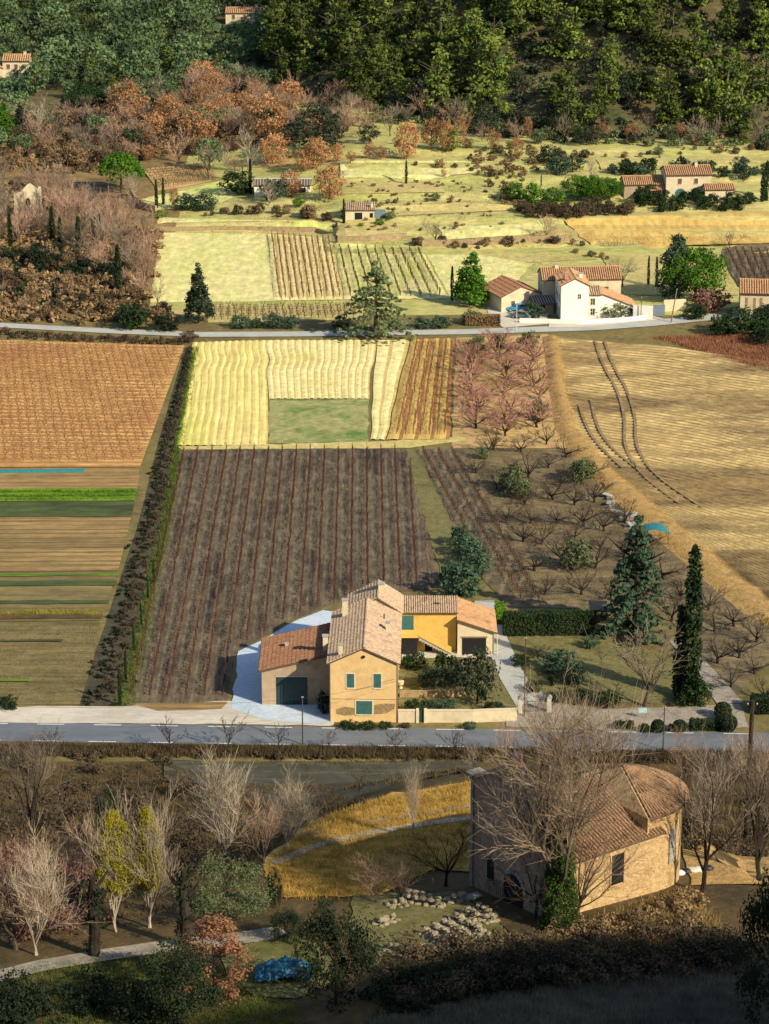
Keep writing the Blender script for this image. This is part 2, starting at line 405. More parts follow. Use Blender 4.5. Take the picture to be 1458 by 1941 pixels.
def furrow(name, left_px, right_px, mat, period, along='u', amp=.10, off=.10, seg=3.0, wig=.25, kind='structure', mat2=None):
    """ploughed field between two edge lines. along='u': furrows follow the edges; 'v': furrows run across from edge to edge"""
    l = [P(*q) for q in left_px]; r = [P(*q) for q in right_px]
    Ll = resample(l, 200); Rr = resample(r, 200)
    leng = np.hypot(*np.diff(Ll, axis=0).T).sum(); wid = np.hypot(*(Rr - Ll).T).mean()
    if along == 'u': nu = max(2, int(leng / seg)); nv = int(wid / period) * 4
    else: nu = int(leng / period) * 4; nv = max(2, int(wid / seg))
    A = resample(l, nu + 1); B = resample(r, nu + 1); t = np.linspace(0, 1, nv + 1)
    G = A[:, None, :] * (1 - t)[None, :, None] + B[:, None, :] * t[None, :, None]
    X, Y = G[..., 0].copy(), G[..., 1].copy()
    prof = np.array([0, .75, 1, .3])
    if along == 'u':
        ph = prof[np.arange(nv + 1) % 4][None, :]; w = (vnoise(Y * .12, X * .03) - .5) * wig * 2; X = X + w
        edge = np.minimum(np.arange(nu + 1), np.arange(nu, -1, -1))[:, None]
    else:
        ph = prof[np.arange(nu + 1) % 4][:, None]; w = (vnoise(X * .12, Y * .03) - .5) * wig * 2; Y = Y + w
    Z = H(X, Y) + off + amp * ph * (.4 + 1.1 * vnoise(X * .35, Y * .35)) + .05 * vnoise(X * 1.3, Y * 1.3)
    v = np.stack([X, Y, Z], -1).reshape(-1, 3)
    i = np.arange(nu)[:, None] * (nv + 1) + np.arange(nv)[None, :]
    f = np.stack([i, i + nv + 1, i + nv + 2, i + 1], -1).reshape(-1, 4)
    me = npmesh(name, v, f)
    if me.polygons[0].normal.z < 0: me.flip_normals()
    o = obj(name, me, None, mat, kind=kind)
    if mat2:                                     # darker bottom of each furrow: moist soil plus furrow shade put into colour
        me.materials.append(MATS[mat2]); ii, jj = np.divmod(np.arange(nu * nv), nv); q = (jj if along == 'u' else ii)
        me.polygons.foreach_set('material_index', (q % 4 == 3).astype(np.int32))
    return o
def ribbon(name, px, width, mat, off=.08, kind='structure', n=60, pts=None, crown=.0):
    pl = pts if pts is not None else [P(*q) for q in px]
    A = resample(pl, n); d = np.gradient(A, axis=0); d /= np.linalg.norm(d, axis=1)[:, None]; nr = np.stack([-d[:, 1], d[:, 0]], 1)
    w = np.asarray(width if hasattr(width, '__len__') else [width] * 2, float); w = np.interp(np.linspace(0, 1, n), np.linspace(0, 1, len(w)), w)
    rows = []
    for t in (-.5, -.25, 0, .25, .5):
        q = A + nr * (w * t)[:, None]; rows.append(np.stack([q[:, 0], q[:, 1], H(q[:, 0], q[:, 1]) + off + crown * (1 - abs(t) * 2)], 1))
    V = np.stack(rows, 1).reshape(-1, 3); i = np.arange(n - 1)[:, None] * 5 + np.arange(4)[None, :]
    f = np.stack([i, i + 1, i + 6, i + 5], -1).reshape(-1, 4)
    me = npmesh(name, V, f)
    if me.polygons[0].normal.z < 0: me.flip_normals()
    return obj(name, me, None, mat, kind=kind)
def in_poly(x, y, poly):
    c = False; n = len(poly)
    for i in range(n):
        a, b = poly[i], poly[(i + 1) % n]
        if (a[1] > y) != (b[1] > y) and x < (b[0] - a[0]) * (y - a[1]) / (b[1] - a[1]) + a[0]: c = not c
    return c
def scatter(px, n, seed, mind=0.0):
    """random ground points inside a picture outline, spaced at least mind metres apart on the ground"""
    poly = [P(*q) for q in px]; xs = [p.x for p in poly]; ys = [p.y for p in poly]; rg = random.Random(seed); out = []
    tries = 0
    while len(out) < n and tries < n * 40:
        tries += 1
        x = rg.uniform(min(xs), max(xs)); y = rg.uniform(min(ys), max(ys))
        if not in_poly(x, y, poly): continue
        if mind and any((x - q[0]) ** 2 + (y - q[1]) ** 2 < mind * mind for q in out): continue
        out.append((x, y))
    return out
def tufts(name, pts, mat, h, blades=6, w=.05, lean=.5, seed=1, spread=.2, label=None, cat=None):
    rg = np.random.default_rng(seed); pts = np.asarray(pts, float); n = len(pts); m = n * blades
    C = np.repeat(pts, blades, axis=0) + rg.normal(size=(m, 2)) * spread
    z = H(C[:, 0], C[:, 1]); hh = h * (.5 + .9 * rg.random(m)); a = rg.random(m) * 6.283
    dx, dy = np.cos(a), np.sin(a); le = lean * hh * rg.random(m); b = rg.random(m) * 6.283
    ww = w * (.6 + .8 * rg.random(m))
    p0 = np.stack([C[:, 0] - dx * ww, C[:, 1] - dy * ww, z - .03], 1); p1 = np.stack([C[:, 0] + dx * ww, C[:, 1] + dy * ww, z - .03], 1)
    p2 = np.stack([C[:, 0] + np.cos(b) * le, C[:, 1] + np.sin(b) * le, z + hh], 1)
    v = np.stack([p0, p1, p2], 1).reshape(-1, 3); f = np.arange(m * 3).reshape(-1, 3)
    o = obj(name, npmesh(name, v, f), None, mat, kind='stuff')
    if label: tag(o, label, cat)
    return o

# ================================================================== materials
HALF = math.pi / 2
gmat('ground', [(.13, .10, .045), (.20, .16, .06), (.11, .11, .035)], .05, .8)
gmat('hill_soil', [(.06, .065, .028), (.13, .11, .05), (.045, .06, .025)], .08, .6)
gmat('meadow', [(.36, .26, .11), (.52, .47, .18), (.42, .43, .13), (.50, .40, .18)], .05, .9, fvar=(.65, 1.25), bump=.6, aniso=(0, (.4, 1.3, 1)))
gmat('scrub_ground', [(.16, .11, .05), (.26, .18, .075), (.11, .085, .04)], .07, .8)
gmat('slope_soil', [(.060, .047, .022), (.12, .082, .036), (.045, .042, .018)], .12, 1.5, bump=.6)
gmat('ditch_soil', [(.045, .042, .028), (.085, .075, .045), (.03, .03, .022)], .2, 1.5, bump=.6)
gmat('gold_grass', [(.34, .21, .06), (.55, .36, .09), (.25, .17, .05)], .25, 2.0, bump=.8)
gmat('terrace_grass', [(.42, .38, .12), (.50, .42, .17), (.34, .33, .08)], .05, .9)
gmat('dull_grass', [(.13, .135, .045), (.18, .16, .065), (.10, .11, .03)], .15, 1.5)
gmat('lawn_green', [(.10, .19, .04), (.36, .34, .14), (.11, .20, .045)], .09, .9, lo=.38, hi=.66)
gmat('lime_field', [(.52, .56, .15), (.68, .62, .27), (.42, .50, .09)], .035, .7, aniso=(0, (1, .35, 1)))
gmat('straw', [(.74, .64, .26), (.82, .72, .34), (.66, .58, .19)], .05, .9)
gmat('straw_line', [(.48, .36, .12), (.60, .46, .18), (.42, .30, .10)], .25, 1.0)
gmat('straw_lime', [(.72, .64, .20), (.78, .66, .24), (.48, .56, .06)], .06, .9, aniso=(0, (1.2, .08, 1)))
gmat('straw_orange', [(.55, .36, .10), (.60, .43, .13), (.45, .27, .08)], .06, 1.0, aniso=(0, (1, .15, 1)))
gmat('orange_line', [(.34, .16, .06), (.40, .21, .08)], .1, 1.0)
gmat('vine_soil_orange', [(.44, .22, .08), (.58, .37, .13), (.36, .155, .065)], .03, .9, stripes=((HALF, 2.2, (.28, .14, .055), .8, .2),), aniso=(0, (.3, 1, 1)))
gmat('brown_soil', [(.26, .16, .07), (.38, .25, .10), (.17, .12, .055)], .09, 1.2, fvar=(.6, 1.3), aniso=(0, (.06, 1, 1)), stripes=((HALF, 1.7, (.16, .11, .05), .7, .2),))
gmat('olive_soil', [(.13, .105, .048), (.22, .175, .075), (.085, .085, .035)], .09, 1.2, fvar=(.6, 1.35), aniso=(0, (.07, 1, 1)))
gmat('slate_soil', [(.055, .058, .044), (.10, .098, .068), (.035, .04, .032)], .12, 1.2, fvar=(.55, 1.35), aniso=(0, (.1, 1, 1)))
gmat('crop_green', [(.06, .17, .02), (.16, .26, .02), (.04, .11, .02)], .2, 1.2, aniso=(0, (.2, 1, 1)))
gmat('crop_dark', [(.045, .075, .03), (.075, .10, .035), (.04, .05, .03)], .2, 1.2, aniso=(0, (.2, 1, 1)))
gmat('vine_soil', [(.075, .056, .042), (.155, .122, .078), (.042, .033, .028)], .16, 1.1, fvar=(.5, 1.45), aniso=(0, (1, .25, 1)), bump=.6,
     stripes=((R(-.45), 2.2, (.10, .036, .024), .95, .45), (R(-.45), 1.1, (.20, .17, .115), .8, .45)))  # dark red row stripes mix soil tone with painted vine shade
gmat('vine_soil_skew', [(.09, .072, .05), (.16, .125, .075), (.055, .045, .034)], .12, 1.0, fvar=(.55, 1.4), bump=.5, stripes=((R(8.5), 2.4, (.30, .25, .15), .7, .35),))
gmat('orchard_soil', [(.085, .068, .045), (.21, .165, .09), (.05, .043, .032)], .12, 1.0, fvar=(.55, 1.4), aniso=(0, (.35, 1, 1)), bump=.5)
gmat('orchard_lit', [(.40, .25, .12), (.52, .36, .15), (.30, .21, .07)], .10, .9, aniso=(0, (.4, 1, 1)), bump=.5)  # lit copy of the orchard ground; the light difference is put into colour
gmat('plough_track', [(.20, .14, .07), (.30, .21, .10), (.15, .11, .055)], .3, 1.5)
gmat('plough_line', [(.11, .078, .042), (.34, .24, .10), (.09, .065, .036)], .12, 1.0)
gmat('plough', [(.28, .19, .085), (.62, .46, .19), (.17, .12, .06), (.46, .32, .13)], .035, 1.3, fvar=(.6, 1.35), bump=.6, aniso=(R(25), (.35, 1.2, 1)))
gmat('plough_red', [(.36, .20, .12), (.46, .24, .13), (.30, .2, .09)], .05, 1.3, bump=.6)
gmat('earth_bank', [(.35, .22, .09), (.46, .30, .11), (.22, .15, .07)], .3, 2, bump=.8)
gmat('asphalt', [(.13, .15, .175), (.165, .185, .205), (.11, .13, .155)], .1, 2.5, rough=.6, bump=.1, fvar=(.88, 1.12), aniso=(0, (.15, 1, 1)))
gmat('asphalt_light', [(.38, .40, .38), (.46, .47, .42), (.32, .36, .36)], .1, 2.5, rough=.7, bump=.1, fvar=(.88, 1.12))
gmat('gravel', [(.50, .46, .38), (.62, .57, .47), (.42, .39, .33)], .10, 2.5, fvar=(.82, 1.15), aniso=(0, (.25, 1, 1)))
gmat('gravel_white', [(.45, .56, .66), (.55, .64, .72), (.36, .47, .58)], .10, 2.0, fvar=(.85, 1.12))
gmat('path_dirt', [(.26, .23, .19), (.34, .30, .24), (.20, .18, .14)], .3, 2.5)
gmat('path_straw', [(.58, .48, .20), (.50, .42, .14), (.62, .52, .24)], .2, 1.5)
pmat('road_paint', (.75, .76, .74), .5)

gmat('plaster_ochre', [(.66, .44, .19), (.72, .52, .25), (.58, .38, .17)], .35, 1.2, bump=.1, fvar=(.9, 1.08))
gmat('plaster_yellow', [(.62, .40, .09), (.68, .45, .12), (.55, .35, .08)], .4, 1.5, bump=.1, fvar=(.92, 1.06))
gmat('plaster_grey', [(.36, .27, .18), (.44, .34, .23), (.30, .22, .14)], .4, 1.2, bump=.15, fvar=(.88, 1.1))
gmat('plaster_stain', [(.36, .25, .12), (.26, .19, .10), (.48, .33, .15)], 1.2, 4, bump=.1)
gmat('plaster_white', [(.80, .77, .66), (.86, .83, .74), (.74, .70, .58)], .4, 1.0, bump=.05, fvar=(.95, 1.04))
gmat('plaster_cream', [(.60, .51, .33), (.66, .58, .40), (.52, .44, .28)], .3, 1.0, bump=.1, fvar=(.9, 1.08))
gmat('stone_shaded', [(.34, .235, .17), (.42, .31, .23), (.27, .20, .145)], .7, 3.5, bump=.9, fvar=(.7, 1.25))  # chapel stone made darker and pinker: facade shade put into colour
gmat('stone_gold', [(.52, .35, .16), (.60, .43, .22), (.42, .27, .12)], .6, 3.5, bump=.9, fvar=(.7, 1.25))
gmat('stone_grey', [(.26, .25, .23), (.34, .32, .28), (.2, .19, .17)], .5, 3, bump=.6)
gmat('stone_block', [(.26, .23, .16), (.38, .32, .21), (.19, .18, .14)], 1.3, 5, bump=.6)
gmat('wall_stone', [(.30, .23, .13), (.40, .30, .17), (.2, .16, .1)], .8, 3, bump=.8)
gmat('tile_pale', [(.46, .33, .21), (.58, .44, .30), (.36, .22, .14)], .9, 3.0, fvar=(.65, 1.25))
gmat('tile_red', [(.25, .125, .075), (.32, .17, .10), (.19, .09, .06)], .8, 2.5, fvar=(.75, 1.2))
gmat('tile_orange', [(.46, .26, .13), (.55, .34, .18), (.36, .18, .09)], .6, 2.5, fvar=(.75, 1.2))
gmat('tile_moss', [(.24, .16, .085), (.36, .22, .12), (.17, .125, .065)], .8, 3.0, fvar=(.65, 1.3))
gmat('tile_brick', [(.48, .20, .13), (.55, .26, .17), (.38, .17, .1)], .9, 3.0, fvar=(.75, 1.2))
pmat('tile_under', (.13, .085, .055), .9)
pmat('shutter_teal', (.045, .13, .125), .55); pmat('door_teal', (.022, .055, .062), .5)
pmat('shutter_blue', (.16, .22, .26), .6); pmat('shutter_brown', (.14, .09, .06), .6)
pmat('trim_cream', (.68, .58, .40), .8); pmat('trim_grey', (.34, .33, .30), .8)
pmat('dark_opening', (.012, .012, .013), .9); pmat('glass_dark', (.03, .04, .05), .12, spec=.5)
pmat('iron', (.02, .02, .021), .5); pmat('iron_grey', (.10, .095, .09), .5)
pmat('wood_pole', (.075, .055, .04), .85); pmat('wood_pale', (.22, .17, .11), .85); pmat('wood_dark', (.03, .022, .018), .85)
pmat('concrete', (.38, .36, .32), .85); pmat('concrete_pale', (.56, .52, .43), .85)
pmat('car_blue', (.05, .30, .55), .3, spec=.5); pmat('car_grey', (.16, .20, .22), .3, spec=.5); pmat('tyre', (.012, .012, .012), .8)
pmat('plastic_teal', (.02, .19, .22), .5); pmat('plastic_blue', (.022, .12, .20), .45, var=.3); pmat('sign_blue', (.32, .52, .56), .5)
pmat('sign_white', (.7, .72, .72), .5); pmat('pink_tile', (.6, .3, .26), .7); pmat('terracotta', (.42, .23, .13), .8)
pmat('metal_roof', (.50, .52, .50), .5); pmat('water_teal', (.03, .15, .17), .15, spec=.5)
pmat('scrap_metal', (.22, .24, .25), .5, var=.3)

lmat('leaf_pine', (.045, .085, .02), (.18, .225, .04), .45)
lmat('leaf_forest', (.045, .095, .045), (.15, .205, .08), .5)
lmat('leaf_dark', (.012, .024, .012), (.032, .050, .022), .25)
lmat('leaf_holm', (.018, .032, .020), (.055, .075, .040), .25)
lmat('leaf_cypress', (.012, .030, .014), (.035, .060, .018), .25)
lmat('leaf_spruce', (.022, .045, .028), (.060, .085, .045), .2)
lmat('leaf_cedar', (.09, .13, .06), (.21, .26, .11), .2)
lmat('leaf_bright', (.055, .13, .012), (.12, .24, .02), .25)
lmat('leaf_umbrella', (.035, .105, .010), (.10, .22, .018), .2)
lmat('leaf_olive', (.09, .125, .055), (.19, .22, .10), .25)
lmat('leaf_teal', (.035, .075, .045), (.085, .135, .075), .25)
lmat('leaf_copper', (.34, .175, .075), (.58, .34, .16), .22, .3)
lmat('leaf_russet', (.30, .15, .08), (.48, .25, .13), .25, .3)
lmat('leaf_lime', (.20, .20, .015), (.42, .36, .02), .2, .3)
lmat('leaf_ivy', (.018, .045, .010), (.055, .105, .018), .2)
lmat('leaf_hedge', (.014, .036, .014), (.038, .070, .020), .15)
lmat('leaf_redbud', (.15, .075, .06), (.26, .135, .10), .25)
lmat('red_blade', (.30, .13, .07), (.46, .22, .12), .2, .3, .5)
lmat('dry_scrub', (.16, .105, .055), (.32, .22, .11), .3)
lmat('brown_scrub', (.055, .042, .028), (.13, .095, .055), .3)
lmat('gold_blade', (.34, .21, .05), (.62, .42, .10), .2, .35, .8)
lmat('straw_blade', (.22, .16, .06), (.40, .30, .12), .2, .35, .6)
lmat('green_blade', (.07, .12, .02), (.17, .22, .04), .2, .35, .6)
lmat('dull_blade', (.075, .055, .028), (.16, .12, .06), .2, .3, .6)
lmat('dark_blade', (.13, .135, .11), (.25, .25, .19), .2, .2, .6)
lmat('crop_blade', (.06, .16, .015), (.17, .30, .02), .2, .35, .4)
lmat('vine_wood', (.055, .032, .022), (.12, .055, .035), .3, 0, .8)
lmat('vine_red', (.20, .085, .045), (.32, .15, .07), .3, 0, .8)
lmat('bark', (.065, .050, .036), (.13, .105, .075), .2, 0, 1.5)
lmat('bark_dark', (.020, .016, .013), (.045, .035, .027), .2, 0, 1.5)
lmat('bark_pale', (.26, .22, .17), (.42, .36, .27), .2, 0, 1.5)
lmat('twig_tan', (.24, .18, .12), (.40, .31, .21), .2, 0)
lmat('twig_grey', (.16, .13, .095), (.30, .24, .17), .3, 0)
lmat('twig_pink', (.26, .165, .115), (.42, .28, .19), .3, 0)
lmat('twig_rose', (.30, .155, .115), (.46, .25, .18), .2, 0)
lmat('twig_dark', (.045, .034, .028), (.09, .065, .05), .25, 0)
lmat('twig_pale', (.30, .25, .18), (.46, .38, .27), .2, 0)

# ================================================================== ground
def build_ground():
    ys = np.concatenate([np.arange(-120, 130, 10), np.arange(130, 292, 1.6), np.arange(292, 540, 10), np.arange(540, 668, 1.3), np.arange(668, 800, 3), np.arange(800, 1500, 25), [1700, 2200, 3000, 4500]])
    xs = np.concatenate([[-3500, -2000, -1200, -800], np.arange(-600, -160, 40), np.arange(-160, 160, 2.4), np.arange(160, 601, 40), [800, 1200, 2000, 3500]])
    X, Y = np.meshgrid(xs, ys); Z = H(X, Y)
    v = np.stack([X, Y, Z], -1).reshape(-1, 3); nx = len(xs)
    i = np.arange(len(ys) - 1)[:, None] * nx + np.arange(nx - 1)[None, :]
    f = np.stack([i, i + 1, i + nx + 1, i + nx], -1).reshape(-1, 4)
    me = npmesh('ground', v, f)
    for m in ('ground', 'hill_soil', 'slope_soil', 'meadow', 'scrub_ground'): me.materials.append(MATS[m])
    c = np.array([v[q].mean(0) for q in f]); d = hill_dist(c[:, 0], c[:, 1])
    mi = np.where(d > 0, 1, np.where(c[:, 1] < 275, 2, 0)); mi = np.where((c[:, 1] > 690) & (c[:, 0] < -15), 1, mi)
    mi = np.where((mi == 0) & (c[:, 1] > 486), np.where(c[:, 0] < -44 - (c[:, 1] - 486) * .02, 4, 3), mi)
    me.polygons.foreach_set('material_index', mi.astype(np.int32)); me.polygons.foreach_set('use_smooth', [True] * len(f))
    obj('ground', me, kind='structure')
build_ground()

# ---- fields of the plain
E = [(352, 655), (305, 800), (268, 886), (262, 930), (250, 982), (225, 1082), (190, 1182), (165, 1336)]   # left edge of the hedge line
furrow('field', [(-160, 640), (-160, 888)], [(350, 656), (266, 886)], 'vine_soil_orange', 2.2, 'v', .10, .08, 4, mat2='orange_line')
sheet('field', [(-160, 889), (265, 887), (261, 926), (-160, 929)], 'brown_soil', off=.06)
furrow('field', [(-160, 929), (-160, 952)], [(261, 926), (256, 950)], 'crop_green', 1.6, 'v', .22, .08, 3)
furrow('field', [(-160, 953), (-160, 982)], [(256, 951), (250, 980)], 'crop_dark', 2.0, 'v', .25, .08, 3)
furrow('field', [(-160, 983), (-160, 1086)], [(249, 981), (224, 1084)], 'brown_soil', 1.9, 'v', .07, .08, 4, mat2='olive_soil')
furrow('field', [(-160, 1087), (-160, 1180)], [(224, 1085), (190, 1178)], 'olive_soil', 2.6, 'v', .09, .08, 4)
sheet('field', [(-160, 1181), (189, 1179), (165, 1336), (-160, 1338)], 'olive_soil', off=.06)
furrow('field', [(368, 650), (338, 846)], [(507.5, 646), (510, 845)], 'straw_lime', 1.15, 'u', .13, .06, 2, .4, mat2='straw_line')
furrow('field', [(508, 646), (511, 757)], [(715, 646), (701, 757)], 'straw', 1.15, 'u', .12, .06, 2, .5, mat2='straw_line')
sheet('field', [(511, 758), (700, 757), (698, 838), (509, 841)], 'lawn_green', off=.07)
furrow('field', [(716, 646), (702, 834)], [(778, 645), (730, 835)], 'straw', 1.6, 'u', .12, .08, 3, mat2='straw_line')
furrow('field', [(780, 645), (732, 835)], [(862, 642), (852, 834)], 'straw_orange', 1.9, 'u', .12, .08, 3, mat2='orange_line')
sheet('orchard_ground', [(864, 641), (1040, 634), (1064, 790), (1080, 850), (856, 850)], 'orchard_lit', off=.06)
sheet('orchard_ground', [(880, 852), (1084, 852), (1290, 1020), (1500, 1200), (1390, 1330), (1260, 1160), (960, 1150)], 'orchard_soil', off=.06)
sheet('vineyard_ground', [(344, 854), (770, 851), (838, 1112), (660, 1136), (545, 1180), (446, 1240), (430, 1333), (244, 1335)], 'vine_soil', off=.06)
sheet('vineyard_ground', [(792, 852), (878, 850), (1040, 1148), (960, 1150), (900, 1080)], 'vine_soil_skew', off=.065)
sheet('grass_strip', [(768, 851), (790, 851), (898, 1080), (955, 1150), (850, 1135), (838, 1100)], 'dull_grass', off=.07)
sheet('grass_strip', [(338, 852), (344, 853), (243, 1335), (225, 1335), (285, 1080)], 'dull_grass', off=.075)
sheet('farm_track', [(335, 847), (700, 838), (880, 828), (885, 836), (775, 850), (345, 853)], 'path_straw', off=.09)
# the wide ploughed field on the right
furrow('field', [(1052, 636), (1066, 740), (1085, 810), (1140, 885), (1300, 1022), (1470, 1165)],
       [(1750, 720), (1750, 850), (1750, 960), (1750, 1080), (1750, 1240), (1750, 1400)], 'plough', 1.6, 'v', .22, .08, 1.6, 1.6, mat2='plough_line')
ribbon('grass_bank', [(1046, 640), (1060, 740), (1078, 815), (1134, 890), (1290, 1025), (1470, 1175)], [3.5, 3.5, 5, 6, 6.5], 'earth_bank', .06, crown=.55)
for pl in ([(1128, 648), (1140, 690), (1172, 745), (1186, 800), (1182, 850), (1215, 905), (1290, 960)], [(1146, 650), (1160, 692), (1192, 748), (1206, 800), (1204, 850), (1240, 905), (1330, 965)],
           [(1098, 770), (1110, 810), (1135, 850), (1180, 890)], [(1120, 760), (1132, 815), (1160, 855), (1205, 890)]):
    for _ in range(3): pl = [pl[0]] + [q for a, b in zip(pl[:-1], pl[1:]) for q in ((a[0] * .75 + b[0] * .25, a[1] * .75 + b[1] * .25), (a[0] * .25 + b[0] * .75, a[1] * .25 + b[1] * .75))] + [pl[-1]]
    ribbon('tyre_track', pl, .45, 'plough_track', .40, n=140)
for y0, y1, x1, m in ((1104, 1113, 222, 'crop_dark'), (1140, 1147, 208, 'crop_dark'), (1167, 1175, 196, 'slope_soil'), (1090, 1094, 228, 'crop_green'), (1215, 1219, 120, 'crop_dark'), (1290, 1294, 60, 'crop_green')):
    sheet('crop_line', [(-160, y0 + 1), (x1, y0), (x1 - 2, y1), (-160, y1 + 1)], m, off=.24, step=2)
# ---- far fields
sheet('field', [(302, 441), (505, 443), (520, 571), (286, 574)], 'lime_field', off=.06)
furrow('field', [(507, 444), (521, 571)], [(630, 446), (652, 569)], 'straw', 1.7, 'u', .10, .06, 4, mat2='straw_line')
furrow('field', [(634, 464), (654, 569)], [(800, 472), (850, 567)], 'lime_field', 2.2, 'u', .10, .06, 4)
sheet('field', [(804, 475), (930, 482), (1010, 500), (960, 556), (854, 566)], 'lime_field', off=.06)
sheet('field', [(395, 580), (690, 578), (690, 606), (395, 612)], 'terrace_grass', off=.06)
sheet('field', [(860, 468), (1080, 462), (1135, 492), (1000, 498)], 'terrace_grass', off=.08)
sheet('field', [(1070, 418), (1700, 392), (1700, 440), (1450, 462), (1130, 478)], 'straw_orange', off=.14)
sheet('field', [(1140, 484), (1360, 472), (1400, 560), (1180, 560)], 'terrace_grass', off=.14)
furrow('field', [(1365, 474), (1400, 545)], [(1700, 455), (1700, 540)], 'vine_soil_skew', 2.2, 'u', .12, .14, 3)
sheet('field', [(1130, 303), (1700, 293), (1700, 318), (1140, 322)], 'terrace_grass', off=.16)
sheet('terrace', [(645, 308), (890, 306), (925, 326), (840, 339), (645, 341)], 'lime_field', off=.16)
sheet('terrace', [(650, 346), (830, 344), (845, 366), (640, 372)], 'terrace_grass', off=.16)
sheet('terrace', [(760, 392), (890, 385), (990, 398), (720, 412)], 'terrace_grass', off=.16)
sheet('terrace', [(640, 420), (780, 425), (790, 448), (640, 456)], 'terrace_grass', off=.16)
sheet('terrace', [(830, 432), (1020, 418), (1040, 438), (840, 456)], 'lime_field', off=.16)
sheet('terrace', [(250, 382), (420, 343), (480, 352), (420, 385), (280, 400)], 'lime_field', off=.10)
sheet('terrace', [(300, 412), (630, 424), (630, 434), (300, 434)], 'lime_field', off=.10)
furrow('field', [(270, 322), (300, 362)], [(380, 310), (420, 340)], 'orchard_lit', 2.6, 'v', .12, .10, 3)
furrow('field', [(90, 345), (60, 372)], [(225, 345), (200, 372)], 'orchard_soil', 2.6, 'v', .12, .10, 3)
sheet('terrace', [(480, 300), (640, 296), (640, 308), (480, 318)], 'orchard_lit', off=.10)

# ---- roads
RB = [(-260, 1386), (0, 1389), (300, 1393), (574, 1397), (900, 1401), (1300, 1407), (1700, 1413)]
ribbon('road', RB, 5.6, 'asphalt', .12, n=120)
_rp = resample([P(*q) for q in RB], 200); _d = np.gradient(_rp, axis=0); _d /= np.linalg.norm(_d, axis=1)[:, None]; _n = np.stack([-_d[:, 1], _d[:, 0]], 1)
for side in (-2.45, 2.45):
    mb = MB(); q = _rp + _n * side; s = np.concatenate([[0], np.cumsum(np.hypot(*np.diff(q, axis=0).T))])
    t = 0
    while t < s[-1] - 4:
        a = np.array([np.interp(t, s, q[:, 0]), np.interp(t, s, q[:, 1])]); b = np.array([np.interp(t + 3.2, s, q[:, 0]), np.interp(t + 3.2, s, q[:, 1])])
        z = .126; mb.add([(a[0], a[1] - .09, z), (b[0], b[1] - .09, z), (b[0], b[1] + .09, z), (a[0], a[1] + .09, z)], [(0, 1, 2, 3)]); t += 6.7
    mb.build('road_marking', 'road_paint', kind='structure')
ribbon('road', [(-200, 610), (0, 617), (200, 628), (380, 635), (560, 634), (710, 632), (870, 630), (1000, 626), (1120, 622), (1230, 614), (1360, 601), (1470, 590)], [3.2, 3.2, 3.6, 3.6, 4, 4], 'asphalt_light', .12, n=120)
sheet('gravel_verge', [(-200, 1341), (0, 1341), (245, 1340), (440, 1330), (470, 1250), (540, 1195), (610, 1160), (640, 1160), (640, 1330), (632, 1378), (430, 1374), (-200, 1371)], 'gravel', off=.10)
sheet('driveway', [(452, 1236), (500, 1214), (545, 1186), (612, 1158), (640, 1162), (640, 1200), (505, 1236), (498, 1335), (640, 1338), (640, 1368), (600, 1374), (505, 1366), (438, 1345)], 'gravel_white', off=.115)
sheet('grass_strip', [(245, 1336), (432, 1332), (420, 1345), (300, 1349)], 'brown_soil', off=.125)

# ================================================================== plants: one of each kind, then copies
PROTO = {}
BUSH = {'shrub_scrub': 'dry_bush', 'shrub_brown': 'bramble_bush', 'shrub_hedge': 'evergreen_bush', 'shrub_dark': 'evergreen_bush', 'shrub_teal': 'green_bush', 'shrub_olive': 'olive_bush', 'shrub_redbud': 'red_bush'}
def proto(kind, parts):            # parts: list of (part name, mesh, material)
    for _, me, mt in parts:
        if not me.materials: me.materials.append(MATS[mt])
    PROTO.setdefault(kind, []).append([(n, me) for n, me, _ in parts])
def plant(kind, idx, name, label, cat, p, h, group=None, rz=None, wide=1.0):
    """h in metres; prototypes are built 10 m tall"""
    pr = PROTO[kind][idx % len(PROTO[kind])]; s = h / 10.0
    if name == 'shrub': name = BUSH.get(kind, 'shrub')
    rz = random.uniform(0, 6.28) if rz is None else rz
    z = p[2] if len(p) > 2 else Hs(p[0], p[1])
    o = thing(name, label, cat, (p[0], p[1], z), rz, group, (s * wide, s * wide, s))
    for n, me in pr:
        c = bpy.data.objects.new(n, me); col.objects.link(c); c.parent = o
    return o
def hpx(p, px):                    # picture height -> metres for an upright thing standing at p
    return px * mpp(p) / .93

for k in range(6):
    proto('pine', [('trunk', trunk_mesh('t', 8.5, .22, k, 5), 'bark'), ('crown', crown_mesh('c', 'pine', 78, 16, 10, 2.7 + .3 * (k % 3), .9, .72, .27, 20 + k, .75, .25), 'leaf_pine')])
for k in range(5):
    proto('forest', [('trunk', trunk_mesh('t', 7, .22, k, 4), 'bark'), ('crown', crown_mesh('c', 'round', 42, 16, 10, 4.4, 1.6, 1.6, .48, 40 + k, .75, .2), 'leaf_forest')])
for k in range(4):
    proto('copper', [('trunk', trunk_mesh('t', 7, .25, k, 6), 'bark'), ('crown', crown_mesh('c', 'round', 90, 22, 10, 4.5, .5, 1.35, .30, 60 + k, .9, .3), 'leaf_copper')])
    proto('russet', [('trunk', trunk_mesh('t', 7, .22, k, 6), 'bark'), ('crown', crown_mesh('c', 'round', 50, 20, 10, 4.2, 1.0, 1.4, .32, 70 + k, .85, .3), 'leaf_russet')])
for k in range(3):
    proto('holm', [('trunk', trunk_mesh('t', 7, .28, k, 5), 'bark_dark'), ('crown', crown_mesh('c', 'round', 60, 26, 10, 5.4, .8, 1.7, .36, 80 + k, .75, .4), 'leaf_holm')])
